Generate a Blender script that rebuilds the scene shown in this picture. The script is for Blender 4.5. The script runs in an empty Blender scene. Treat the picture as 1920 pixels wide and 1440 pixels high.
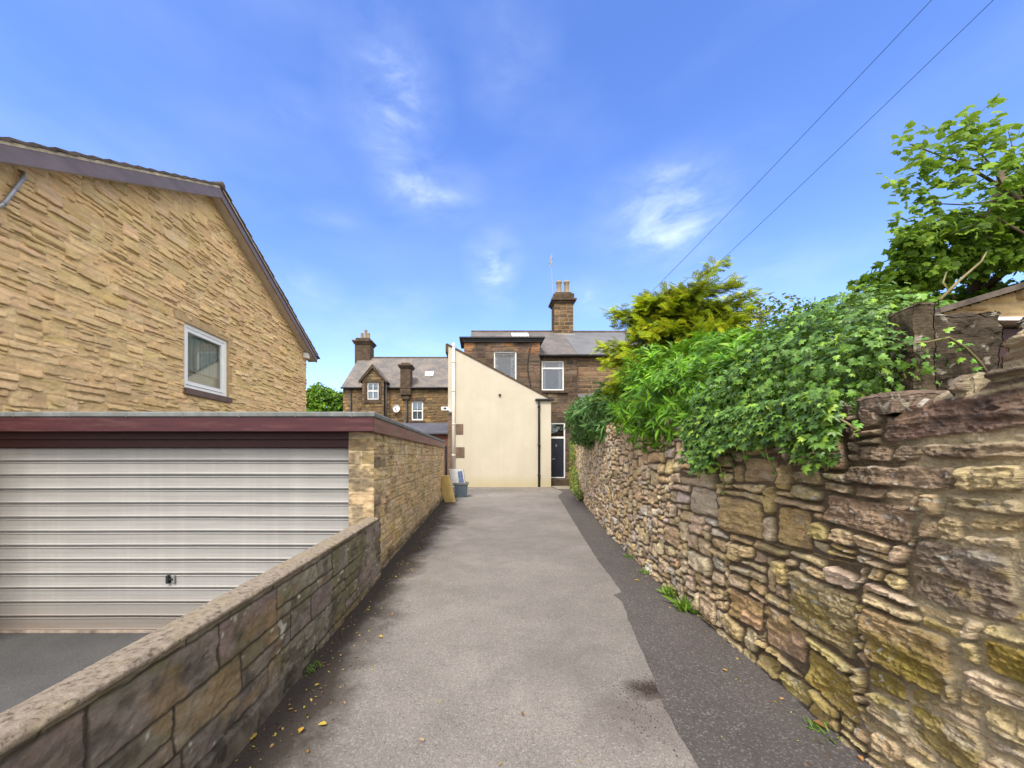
import bpy, math, random
import numpy as np
from mathutils import Vector

random.seed(7)
rng = np.random.default_rng(7)
SC = bpy.context.scene
COL = SC.collection
R = math.radians
F, CX, CY, EYE = 700.0, 902.0, 855.0, 1.5        # lens of the photograph, in its own pixels


def P(px, py, Y):
    """point of the place seen at a photograph position, at distance Y"""
    return ((px - CX) * Y / F, Y, EYE + (CY - py) * Y / F)


# ------------------------------------------------------------------ noise
def _h(ix, iy, iz, seed):
    n = (ix.astype(np.int64) * 374761393 + iy.astype(np.int64) * 668265263 + iz.astype(np.int64) * 2147483647 + seed * 974711) & 0xFFFFFFFF
    n = ((n ^ (n >> 13)) * 1274126177) & 0xFFFFFFFF
    n = ((n ^ (n >> 16)) * 2246822519) & 0xFFFFFFFF
    n = n ^ (n >> 15)
    return (n & 0xFFFFFF) / float(0xFFFFFF)


def vn(x, y, seed=0):
    x, y = np.broadcast_arrays(np.asarray(x, float), np.asarray(y, float))
    ix, iy = np.floor(x), np.floor(y)
    fx, fy = x - ix, y - iy
    fx = fx * fx * (3 - 2 * fx); fy = fy * fy * (3 - 2 * fy)
    z = np.zeros_like(ix)
    a = _h(ix, iy, z, seed); b = _h(ix + 1, iy, z, seed)
    c = _h(ix, iy + 1, z, seed); d = _h(ix + 1, iy + 1, z, seed)
    return (a + (b - a) * fx) * (1 - fy) + (c + (d - c) * fx) * fy


def fbm(x, y, seed=0, oct=4, gain=.5):
    s = 0; a = 1; t = 0
    for k in range(oct):
        s = s + a * vn(np.asarray(x) * 2 ** k, np.asarray(y) * 2 ** k, seed + 17 * k); t += a; a *= gain
    return s / t


def sstep(a, b, x):
    t = np.clip((x - a) / (b - a), 0, 1)
    return t * t * (3 - 2 * t)


# ------------------------------------------------------------------ objects
def setp(o, label=None, cat=None, group=None, kind=None):
    if label: o['label'] = label
    if cat: o['category'] = cat
    if group: o['group'] = group
    if kind: o['kind'] = kind
    return o


def thing(name, label, cat, loc=(0, 0, 0), group=None):
    o = bpy.data.objects.new(name, None); COL.objects.link(o)
    o.location = loc; o.empty_display_size = .2
    return setp(o, label, cat, group)


def origin_of(p):
    v = Vector((0, 0, 0))
    while p is not None:
        v += Vector(p.location); p = p.parent
    return np.array(v)


def mesh(name, V, faces, mat, parent=None, cols=None, uvs=None, smooth=False, base=None):
    """V (n,3) in world coordinates; faces: array (m,k) or list of index lists or list of arrays"""
    V = np.asarray(V, np.float32)
    if isinstance(faces, np.ndarray):
        faces = [faces]
    elif faces and not isinstance(faces[0], np.ndarray):
        by = {}
        for f in faces: by.setdefault(len(f), []).append(f)
        faces = [np.array(v, np.int32) for v in by.values()]
    loops = np.concatenate([f.ravel() for f in faces]).astype(np.int32)
    tot = np.concatenate([np.full(len(f), f.shape[1], np.int32) for f in faces])
    start = np.concatenate([[0], np.cumsum(tot)[:-1]]).astype(np.int32)
    org = origin_of(parent) if parent is not None else (np.array(base) if base is not None else np.zeros(3))
    V = (V - org).astype(np.float32)
    me = bpy.data.meshes.new(name)
    me.vertices.add(len(V)); me.vertices.foreach_set('co', V.ravel())
    me.loops.add(len(loops)); me.loops.foreach_set('vertex_index', loops)
    me.polygons.add(len(tot)); me.polygons.foreach_set('loop_start', start); me.polygons.foreach_set('loop_total', tot)
    me.polygons.foreach_set('use_smooth', np.full(len(tot), smooth, bool))
    if uvs is not None:
        uv = me.uv_layers.new(name='UVMap')
        u = np.asarray(uvs, np.float32)[loops] if len(uvs) == len(V) else np.asarray(uvs, np.float32)
        uv.data.foreach_set('uv', u.ravel())
    if cols is not None:
        ca = me.color_attributes.new('Col', 'FLOAT_COLOR', 'POINT')
        c = np.ones((len(V), 4), np.float32); c[:, :3] = cols
        ca.data.foreach_set('color', c.ravel())
    me.update(calc_edges=True); me.validate()
    if mat: me.materials.append(mat)
    o = bpy.data.objects.new(name, me); COL.objects.link(o)
    if parent is not None: o.parent = parent
    elif base is not None: o.location = base
    return o


class MB:
    """collects boxes, prisms and tubes for one mesh; uv in metres"""
    def __init__(s): s.v = []; s.f = []; s.uv = []
    def face(s, pts, uv=None):
        i = len(s.v); s.v += [tuple(p) for p in pts]; s.f.append(list(range(i, i + len(pts))))
        if uv is None:
            p = [Vector(q) for q in pts]
            n = (p[1] - p[0]).cross(p[2] - p[0])
            if n.length < 1e-9: n = Vector((0, 0, 1))
            n.normalize()
            a = Vector((0, 0, 1)).cross(n)
            if a.length < .05: a = Vector((1, 0, 0))
            a.normalize(); b = n.cross(a)
            uv = [(q.dot(a), q.dot(b)) for q in p]
        s.uv += uv
        return s
    def box(s, a, b, bev=0):
        (x0, y0, z0), (x1, y1, z1) = a, b
        x0, x1 = min(x0, x1), max(x0, x1); y0, y1 = min(y0, y1), max(y0, y1); z0, z1 = min(z0, z1), max(z0, z1)
        return s.prism([(x0, y0), (x1, y0), (x1, y1), (x0, y1)], z0, z1, bev)
    def prism(s, poly, z0, z1, bev=0):
        n = len(poly)
        if bev > 0:
            cx = sum(p[0] for p in poly) / n; cy = sum(p[1] for p in poly) / n
            def ins(p):
                dx, dy = cx - p[0], cy - p[1]
                return (p[0] + math.copysign(min(bev, abs(dx)), dx), p[1] + math.copysign(min(bev, abs(dy)), dy))
            ip = [ins(p) for p in poly]
            rings = [(ip, z0), (poly, z0 + bev), (poly, z1 - bev), (ip, z1)]
        else:
            rings = [(poly, z0), (poly, z1)]
        for (pa, za), (pb, zb) in zip(rings[:-1], rings[1:]):
            for i in range(n):
                j = (i + 1) % n
                s.face([(*pa[i], za), (*pa[j], za), (*pb[j], zb), (*pb[i], zb)])
        s.face([(*p, rings[0][1]) for p in reversed(rings[0][0])])
        s.face([(*p, rings[-1][1]) for p in rings[-1][0]])
        return s
    def ext(s, poly, axis, a, b):
        """polygon extruded along an axis: axis 'x': poly in (y,z); 'y': poly in (x,z)"""
        def q(p, t): return (t, p[0], p[1]) if axis == 'x' else (p[0], t, p[1])
        n = len(poly)
        s.face([q(p, a) for p in poly]); s.face([q(p, b) for p in reversed(poly)])
        for i in range(n):
            j = (i + 1) % n
            s.face([q(poly[i], a), q(poly[i], b), q(poly[j], b), q(poly[j], a)])
        return s
    def tube(s, pts, r, n=8, cap=True):
        pts = [Vector(p) for p in pts]
        rr = r if isinstance(r, (list, tuple)) else [r] * len(pts)
        rings = []
        for i, p in enumerate(pts):
            d = (pts[min(i + 1, len(pts) - 1)] - pts[max(i - 1, 0)]).normalized()
            u = d.cross(Vector((0, 0, 1)))
            if u.length < .1: u = d.cross(Vector((0, 1, 0)))
            u.normalize(); w = d.cross(u)
            i0 = len(s.v)
            for k in range(n):
                a = 2 * math.pi * k / n
                s.v.append(tuple(p + (u * math.cos(a) + w * math.sin(a)) * rr[i])); s.uv.append((k / n, i * .1))
            rings.append(i0)
        for a, b in zip(rings[:-1], rings[1:]):
            for k in range(n):
                s.f.append([a + k, a + (k + 1) % n, b + (k + 1) % n, b + k])
        if cap:
            s.f.append([rings[0] + k for k in range(n)][::-1]); s.f.append([rings[-1] + k for k in range(n)])
        return s
    def lathe(s, c, prof, n=16):
        c = Vector(c); rings = []
        for r, z in prof:
            i0 = len(s.v)
            for k in range(n):
                a = 2 * math.pi * k / n
                s.v.append((c.x + r * math.cos(a), c.y + r * math.sin(a), c.z + z)); s.uv.append((k / n, z))
            rings.append(i0)
        for a, b in zip(rings[:-1], rings[1:]):
            for k in range(n):
                s.f.append([a + k, a + (k + 1) % n, b + (k + 1) % n, b + k])
        s.f.append([rings[-1] + k for k in range(n)])
        return s
    def build(s, name, mat, parent=None, smooth=False, base=None, bevel=0):
        uvl = []
        by = {}
        for f in s.f: by.setdefault(len(f), []).append(f)
        fl = [np.array(v, np.int32) for v in by.values()]
        o = mesh(name, s.v, fl, mat, parent, uvs=np.array(s.uv), smooth=smooth, base=base)
        if bevel:
            m = o.modifiers.new('edge', 'BEVEL'); m.width = bevel; m.segments = 2; m.limit_method = 'ANGLE'
        return o


def grid_faces(ni, nj, off=0):
    i, j = np.meshgrid(np.arange(ni - 1), np.arange(nj - 1), indexing='ij')
    a = (i * nj + j).ravel() + off
    return np.stack([a, a + nj, a + nj + 1, a + 1], 1)


# ------------------------------------------------------------------ materials
def newmat(name):
    m = bpy.data.materials.new(name); m.use_nodes = True
    nt = m.node_tree; b = nt.nodes['Principled BSDF']
    return m, nt, b


def N(nt, t, **kw):
    n = nt.nodes.new(t)
    for k, v in kw.items():
        if k.startswith('i_'):
            n.inputs[k[2:].replace('_', ' ')].default_value = v
        else: setattr(n, k, v)
    return n


def ramp(nt, fac, stops):
    r = nt.nodes.new('ShaderNodeValToRGB')
    el = r.color_ramp.elements
    while len(el) < len(stops): el.new(.5)
    for e, (p, c) in zip(el, stops):
        e.position = p; e.color = (*c, 1) if len(c) == 3 else c
    nt.links.new(fac, r.inputs[0])
    return r.outputs[0]


def mixc(nt, fac, a, b, mode='MIX'):
    m = nt.nodes.new('ShaderNodeMix'); m.data_type = 'RGBA'; m.blend_type = mode
    for sock, v in ((m.inputs[0], fac), (m.inputs[6], a), (m.inputs[7], b)):
        if hasattr(v, 'links') or isinstance(v, bpy.types.NodeSocket): nt.links.new(v, sock)
        elif isinstance(v, (int, float)): sock.default_value = v
        else: sock.default_value = (*v, 1) if len(v) == 3 else v
    return m.outputs[2]


def math_(nt, op, a, b=None, clamp=False):
    m = nt.nodes.new('ShaderNodeMath'); m.operation = op; m.use_clamp = clamp
    for s, v in zip(m.inputs, (a, b)):
        if v is None: continue
        if isinstance(v, (int, float)): s.default_value = v
        else: nt.links.new(v, s)
    return m.outputs[0]


def noise(nt, vec, scale, detail=4, rough=.55, dist=0):
    n = N(nt, 'ShaderNodeTexNoise'); n.inputs['Scale'].default_value = scale
    n.inputs['Detail'].default_value = detail; n.inputs['Roughness'].default_value = rough; n.inputs['Distortion'].default_value = dist
    if vec is not None: nt.links.new(vec, n.inputs['Vector'])
    return n.outputs['Fac']


def objco(nt, scale=None):
    g = N(nt, 'ShaderNodeNewGeometry').outputs['Position']
    if scale:
        m = N(nt, 'ShaderNodeMapping'); m.inputs['Scale'].default_value = scale
        nt.links.new(g, m.inputs['Vector']); return m.outputs[0]
    return g


def bump(nt, b, h, strength=.4, dist=.01):
    n = N(nt, 'ShaderNodeBump'); n.inputs['Strength'].default_value = strength; n.inputs['Distance'].default_value = dist
    nt.links.new(h, n.inputs['Height']); nt.links.new(n.outputs[0], b.inputs['Normal'])


def mat_vcol(name, rough=.92, nscale=60, namp=.35, bstr=.5, bdist=.008, spec=.25, stretch=None, strata=0):
    m, nt, b = newmat(name)
    a = N(nt, 'ShaderNodeVertexColor'); a.layer_name = 'Col'
    pos = objco(nt, stretch)
    n1 = noise(nt, pos, nscale, 6, .65)
    n2 = noise(nt, pos, nscale * .17, 4)
    k = math_(nt, 'ADD', math_(nt, 'MULTIPLY', n1, namp * 2), 1 - namp)
    k = math_(nt, 'MULTIPLY', k, math_(nt, 'ADD', math_(nt, 'MULTIPLY', n2, .5), .75))
    if strata:
        n3 = noise(nt, objco(nt, (1, 1, 7)), 11, 6, .68, .8)
        k = math_(nt, 'MULTIPLY', k, math_(nt, 'ADD', math_(nt, 'MULTIPLY', n3, strata), 1 - strata * .5))
    cc = N(nt, 'ShaderNodeCombineColor')
    for i in range(3): nt.links.new(k, cc.inputs[i])
    nt.links.new(mixc(nt, 1.0, a.outputs[0], cc.outputs[0], 'MULTIPLY'), b.inputs['Base Color'])
    b.inputs['Roughness'].default_value = rough; b.inputs['Specular IOR Level'].default_value = spec
    bump(nt, b, math_(nt, 'ADD', n1, math_(nt, 'MULTIPLY', n3, 1.6)) if strata else n1, bstr, bdist)
    return m


def mat_plain(name, c, rough=.6, var=.15, scale=8, spec=.4, bstr=.1, metal=0, dirt=None, stretch=None, detail=5):
    m, nt, b = newmat(name)
    pos = objco(nt, stretch)
    n1 = noise(nt, pos, scale, detail, .6)
    c0 = [max(0, x * (1 - var)) for x in c]; c1 = [min(1, x * (1 + var)) for x in c]
    col = ramp(nt, n1, [(.3, c0), (.7, c1)])
    if dirt:
        n2 = noise(nt, pos, dirt[1], 6, .7)
        col = mixc(nt, ramp(nt, n2, [(dirt[2], (0, 0, 0)), (dirt[2] + .12, (dirt[3],) * 3)]), col, dirt[0])
    nt.links.new(col, b.inputs['Base Color'])
    b.inputs['Roughness'].default_value = rough; b.inputs['Specular IOR Level'].default_value = spec; b.inputs['Metallic'].default_value = metal
    if bstr: bump(nt, b, noise(nt, pos, scale * 6, 4), bstr, .004)
    return m


def mat_leaf(name, trans=.3, rough=.45, spec=.4, tcol=(.35, .5, .05)):
    m, nt, b = newmat(name)
    a = N(nt, 'ShaderNodeVertexColor'); a.layer_name = 'Col'
    nt.links.new(a.outputs[0], b.inputs['Base Color'])
    b.inputs['Roughness'].default_value = rough; b.inputs['Specular IOR Level'].default_value = spec
    t = N(nt, 'ShaderNodeBsdfTranslucent')
    nt.links.new(mixc(nt, .4, a.outputs[0], tcol), t.inputs[0])
    mx = N(nt, 'ShaderNodeMixShader'); mx.inputs[0].default_value = trans
    out = nt.nodes['Material Output']
    nt.links.new(b.outputs[0], mx.inputs[1]); nt.links.new(t.outputs[0], mx.inputs[2]); nt.links.new(mx.outputs[0], out.inputs[0])
    return m


def mat_slate(name, c, c2, streak=.3, sw=.3, sh=.2):
    m, nt, b = newmat(name)
    uv = N(nt, 'ShaderNodeUVMap').outputs[0]
    br = N(nt, 'ShaderNodeTexBrick'); nt.links.new(uv, br.inputs[0])
    br.inputs['Scale'].default_value = 1; br.inputs['Brick Width'].default_value = sw; br.inputs['Row Height'].default_value = sh
    br.inputs['Mortar Size'].default_value = .008; br.inputs['Mortar Smooth'].default_value = .3
    br.inputs['Color1'].default_value = (*c, 1); br.inputs['Color2'].default_value = (*[x * .8 for x in c], 1)
    br.inputs['Mortar'].default_value = (*[x * .55 for x in c], 1)
    n1 = noise(nt, uv, .9, 6, .65, .6); n2 = noise(nt, uv, 7, 4)
    col = mixc(nt, ramp(nt, n1, [(.4, (0, 0, 0)), (.65, (.8,) * 3)]), br.outputs[0], c2)
    col = mixc(nt, ramp(nt, n2, [(.5, (0, 0, 0)), (.75, (streak,) * 3)]), col, (.25, .24, .22))
    col = mixc(nt, .5, col, br.outputs[0], 'OVERLAY') if False else col
    nt.links.new(col, b.inputs['Base Color']); b.inputs['Roughness'].default_value = .75
    bump(nt, b, br.outputs['Fac'], -.4, .01)
    return m


def mat_glass(name, refl=.35, tint=(.8, .85, .85)):
    m, nt, b = newmat(name)
    nt.nodes.remove(b)
    t = N(nt, 'ShaderNodeBsdfTransparent'); t.inputs[0].default_value = (*tint, 1)
    g = N(nt, 'ShaderNodeBsdfGlossy'); g.inputs['Roughness'].default_value = .03
    mx = N(nt, 'ShaderNodeMixShader')
    fr = N(nt, 'ShaderNodeFresnel'); fr.inputs[0].default_value = 1.5
    nt.links.new(math_(nt, 'ADD', fr.outputs[0], refl, True), mx.inputs[0])
    nt.links.new(t.outputs[0], mx.inputs[1]); nt.links.new(g.outputs[0], mx.inputs[2])
    nt.links.new(mx.outputs[0], nt.nodes['Material Output'].inputs[0])
    return m


M = {}
M['stone'] = mat_vcol('rubble_stone', nscale=75, namp=.5, bstr=1.0, bdist=.016, strata=.45)
M['ashlar'] = mat_vcol('walling_stone', nscale=50, namp=.3, bstr=.6, bdist=.010, stretch=(1, 1, 2.2))
M['farstone'] = mat_vcol('weathered_stone', nscale=14, namp=.3, bstr=.4, bdist=.02)
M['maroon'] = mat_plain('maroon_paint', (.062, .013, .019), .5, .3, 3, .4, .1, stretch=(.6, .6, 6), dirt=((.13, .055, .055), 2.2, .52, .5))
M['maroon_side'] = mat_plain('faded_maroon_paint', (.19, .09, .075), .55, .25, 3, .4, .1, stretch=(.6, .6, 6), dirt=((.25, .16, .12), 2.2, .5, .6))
M['maroon_dark'] = mat_plain('dark_maroon_board', (.045, .013, .016), .55, .2, 4, .3, .1, stretch=(.4, .4, 8))
M['felt'] = mat_plain('roof_felt', (.17, .18, .18), .85, .3, 7, .3, .4)
M['plum'] = mat_plain('plum_bargeboard', (.165, .13, .14), .6, .18, 3, .4, .1, stretch=(1, .7, 3))
M['soffit'] = mat_plain('beige_soffit', (.5, .42, .33), .7, .12, 4)
M['tile'] = mat_plain('concrete_tile', (.12, .095, .08), .85, .4, 6, .2, .4)
M['verge'] = mat_plain('verge_mortar', (.48, .4, .28), .9, .3, 9, .2, .4)
M['white'] = mat_plain('white_plastic', (.8, .8, .79), .4, .05, 5, .4, 0)
M['offwhite'] = mat_plain('cream_plastic', (.72, .66, .58), .5, .08, 3, .4, 0, stretch=(3, 3, .6))
M['black'] = mat_plain('black_paint', (.02, .02, .022), .45, .3, 6, .4, .05)
M['sill'] = mat_plain('brown_sill', (.13, .085, .07), .7, .2, 6)
M['lintel'] = mat_plain('smooth_stone', (.46, .32, .17), .9, .15, 9, .2, .2)
M['darklintel'] = mat_plain('dark_stone', (.085, .06, .042), .9, .45, 3, .2, .3)
M['glass'] = mat_glass('window_glass', .18)
M['glass_far'] = mat_glass('window_glass_far', .13)
M['curtain'] = mat_plain('net_curtain', (.62, .66, .6), .9, .22, 3, .1, 0, stretch=(9, 9, .15))
M['curtain_pale'] = mat_plain('pale_curtain', (.5, .53, .55), .9, .15, 3, .1, 0, stretch=(5, 5, .15))
M['room'] = mat_plain('dim_room', (.14, .15, .16), .9, .3, 2, .1, 0)
M['door'] = mat_plain('navy_door', (.018, .02, .034), .4, .2, 4, .4, .05)
M['slate'] = mat_slate('brown_slate', (.115, .105, .102), (.185, .155, .14), .5)
M['slate_grey'] = mat_slate('grey_slate', (.14, .142, .155), (.165, .165, .175), .15)
M['slate_far'] = mat_slate('old_slate', (.125, .115, .115), (.24, .195, .16), .7)
M['slate_dark'] = mat_slate('dark_slate', (.09, .09, .11), (.12, .12, .14), .15)
M['brick'] = mat_plain('red_brick', (.2, .085, .06), .9, .3, 9)
M['lead'] = mat_plain('lead_flashing', (.42, .42, .43), .6, .2, 6)
M['pot'] = mat_plain('clay_pot', (.33, .26, .17), .85, .2, 8)
M['metal'] = mat_plain('dull_metal', (.35, .35, .36), .5, .1, 5, .5, 0, .6)
M['foam'] = mat_plain('yellow_foam', (.58, .44, .19), .85, .15, 5, .2, .2)
M['tub'] = mat_plain('blue_grey_tub', (.09, .12, .155), .5, .15, 5)
M['tub_rim'] = mat_plain('grey_tub_rim', (.16, .17, .165), .5, .15, 5)
M['blue'] = mat_plain('blue_print', (.09, .12, .24), .5, .6, 22)
M['bark'] = mat_plain('bark', (.13, .1, .065), .9, .35, 12, .2, .6)
M['stem'] = mat_plain('dry_stem', (.2, .17, .085), .9, .3, 10, .2, .3)
M['cable'] = mat_plain('cable', (.02, .02, .03), .6, .1, 3)
M['wood'] = mat_plain('pole_wood', (.2, .14, .09), .9, .3, 5)
M['slab'] = mat_plain('pale_flag', (.3, .26, .2), .9, .2, 7, .2, .3)
M['ivy'] = mat_leaf('ivy_leaf', .14, .4, .36)
M['leaf'] = mat_leaf('shrub_leaf', .28, .45, .4)
M['conifer'] = mat_leaf('conifer_spray', .25, .6, .2, (.5, .5, .04))
M['tree'] = mat_leaf('tree_leaf', .38, .5, .35)
M['dry'] = mat_leaf('dry_leaf', .15, .7, .2, (.5, .3, .05))

# render stone tops, coping
m, nt, b = newmat('coping_stone')
pos = objco(nt)
n1 = noise(nt, pos, 34, 7, .75); n2 = noise(nt, pos, 75, 4, .75); n3 = noise(nt, pos, 4, 4)
col = ramp(nt, n1, [(.36, (.07, .052, .04)), (.46, (.25, .2, .15)), (.6, (.32, .265, .205)), (.78, (.46, .41, .34))])
col = mixc(nt, ramp(nt, n2, [(.3, (.75,) * 3), (.42, (0, 0, 0))]), col, (.09, .06, .045))
col = mixc(nt, ramp(nt, n3, [(.5, (0, 0, 0)), (.7, (.4,) * 3)]), col, (.3, .25, .12))
nt.links.new(col, b.inputs['Base Color']); b.inputs['Roughness'].default_value = .95
bump(nt, b, n1, .8, .02)
M['coping'] = m

# cream render
m, nt, b = newmat('cream_render')
pos = objco(nt)
n1 = noise(nt, pos, .9, 5, .6); n2 = noise(nt, pos, 40, 3); n3 = noise(nt, objco(nt, (5, 5, .35)), 1.0, 5)
col = ramp(nt, n1, [(.3, (.52, .47, .38)), (.7, (.59, .535, .44))])
col = mixc(nt, ramp(nt, n3, [(.46, (0, 0, 0)), (.8, (.24,) * 3)]), col, (.45, .39, .30))
sx = N(nt, 'ShaderNodeSeparateXYZ'); nt.links.new(pos, sx.inputs[0])
low = math_(nt, 'SUBTRACT', 1.0, math_(nt, 'DIVIDE', math_(nt, 'ADD', sx.outputs[2], math_(nt, 'MULTIPLY', n1, -.3)), .45), True)
col = mixc(nt, math_(nt, 'MULTIPLY', low, .55), col, (.45, .38, .2))
nt.links.new(col, b.inputs['Base Color']); b.inputs['Roughness'].default_value = .95; b.inputs['Specular IOR Level'].default_value = .15
bump(nt, b, n2, .25, .004)
M['render'] = m

# garage door paint: weathered off-white metal, rusty dirt low down
m, nt, b = newmat('garage_door_paint')
pos = objco(nt)
sx = N(nt, 'ShaderNodeSeparateXYZ'); nt.links.new(pos, sx.inputs[0])
n1 = noise(nt, objco(nt, (.5, 1, 9)), 2.5, 5, .6); n2 = noise(nt, objco(nt, (7, 1, .22)), 1.0, 4, .6); n3 = noise(nt, pos, 55, 3, .6)
col = ramp(nt, n1, [(.3, (.305, .295, .289)), (.7, (.37, .36, .353))])
col = mixc(nt, ramp(nt, n2, [(.52, (0, 0, 0)), (.75, (.13,) * 3)]), col, (.62, .6, .58))
low = math_(nt, 'SUBTRACT', 1.0, math_(nt, 'DIVIDE', math_(nt, 'ADD', sx.outputs[2], .69), .5), True)
lowm = math_(nt, 'MULTIPLY', math_(nt, 'MULTIPLY', low, math_(nt, 'ADD', n1, .45)), .85)
col = mixc(nt, lowm, col, (.16, .115, .085))
col = mixc(nt, ramp(nt, n3, [(.7, (0, 0, 0)), (.76, (.6,) * 3)]), col, (.12, .08, .06))
nt.links.new(col, b.inputs['Base Color']); b.inputs['Roughness'].default_value = .62; b.inputs['Specular IOR Level'].default_value = .3
M['gdoor'] = m


def asphalt(name, base, light, agg, dirt=False, seed=0.0):
    m, nt, b = newmat(name)
    pos = objco(nt)
    mp = N(nt, 'ShaderNodeMapping'); mp.inputs['Location'].default_value = (seed, seed * 2, 0); nt.links.new(pos, mp.inputs[0]); p2 = mp.outputs[0]
    n1 = noise(nt, p2, .55, 5, .6, .3); n2 = noise(nt, p2, 3.2, 5, .65)
    vo = N(nt, 'ShaderNodeTexVoronoi'); vo.inputs['Scale'].default_value = 120; nt.links.new(p2, vo.inputs['Vector'])
    n3 = noise(nt, p2, 110, 3, .75); n4 = noise(nt, p2, 42, 4, .75)
    col = ramp(nt, n1, [(.32, base), (.68, light)])
    col = mixc(nt, ramp(nt, n2, [(.42, (0, 0, 0)), (.75, (.35,) * 3)]), col, [x * .62 for x in base])
    g = math_(nt, 'MULTIPLY', math_(nt, 'ADD', math_(nt, 'MULTIPLY', n3, 1.5), .25), math_(nt, 'ADD', math_(nt, 'MULTIPLY', n4, 1.0), .5))
    cc = N(nt, 'ShaderNodeCombineColor')
    for i in range(3): nt.links.new(g, cc.inputs[i])
    col = mixc(nt, 1.0, col, cc.outputs[0], 'MULTIPLY')
    sp = N(nt, 'ShaderNodeSeparateColor'); nt.links.new(vo.outputs['Color'], sp.inputs[0])
    col = mixc(nt, ramp(nt, sp.outputs[0], [(.86, (0, 0, 0)), (.95, (agg * .32,) * 3)]), col, (.55, .52, .47))
    col = mixc(nt, ramp(nt, sp.outputs[1], [(.88, (0, 0, 0)), (.95, (.38,) * 3)]), col, (.06, .052, .048))
    if dirt:
        sx = N(nt, 'ShaderNodeSeparateXYZ'); nt.links.new(pos, sx.inputs[0])
        nb = noise(nt, pos, 1.6, 6, .7)
        # soil washed along the foot of the left walls
        e = math_(nt, 'ADD', math_(nt, 'MULTIPLY', math_(nt, 'ADD', sx.outputs[0], .72), -3.2), math_(nt, 'MULTIPLY', math_(nt, 'SUBTRACT', nb, .5), 2.6))
        e = math_(nt, 'MULTIPLY', e, 1.0, True)
        col = mixc(nt, math_(nt, 'MULTIPLY', e, .92), col, (.042, .032, .024))
        # darker damp-looking patches and an oily spot
        for (x, y, rx, ry, k, c) in ((-.1, 16.5, 3.2, 1.6, .5, (.09, .08, .075)), (1.08, 2.4, .16, .10, .95, (.05, .035, .03)), (.55, 2.75, .5, .5, .3, (.12, .11, .10)),
                                     (-.75, 8.6, .45, .8, .65, (.06, .048, .035)), (.2, 6.5, .9, 1.2, .22, (.13, .12, .11)), (.95, 2.15, .35, .2, .45, (.10, .08, .07))):
            dx = math_(nt, 'DIVIDE', math_(nt, 'SUBTRACT', sx.outputs[0], x), rx); dy = math_(nt, 'DIVIDE', math_(nt, 'SUBTRACT', sx.outputs[1], y), ry)
            d = math_(nt, 'SQRT', math_(nt, 'ADD', math_(nt, 'MULTIPLY', dx, dx), math_(nt, 'MULTIPLY', dy, dy)))
            d = math_(nt, 'SUBTRACT', d, math_(nt, 'MULTIPLY', math_(nt, 'SUBTRACT', math_(nt, 'ADD', n2, math_(nt, 'MULTIPLY', n4, .6)), .8), 2.2))
            col = mixc(nt, math_(nt, 'MULTIPLY', math_(nt, 'SUBTRACT', 1.25, d, True), k, True), col, c)
    nt.links.new(col, b.inputs['Base Color']); b.inputs['Roughness'].default_value = .9; b.inputs['Specular IOR Level'].default_value = .25
    bump(nt, b, math_(nt, 'ADD', n3, math_(nt, 'MULTIPLY', n4, .8)), .6, .006)
    return m


M['drive'] = asphalt('worn_asphalt', (.185, .167, .15), (.28, .252, .226), .75, True)
M['strip'] = asphalt('dark_tarmac', (.085, .074, .069), (.115, .10, .094), .6, False, 5)
M['apron'] = asphalt('grey_tarmac', (.07, .07, .074), (.10, .10, .105), .2, False, 9)
M['earth'] = mat_plain('bare_earth', (.09, .065, .04), .95, .35, 4, .1, .6)


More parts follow.
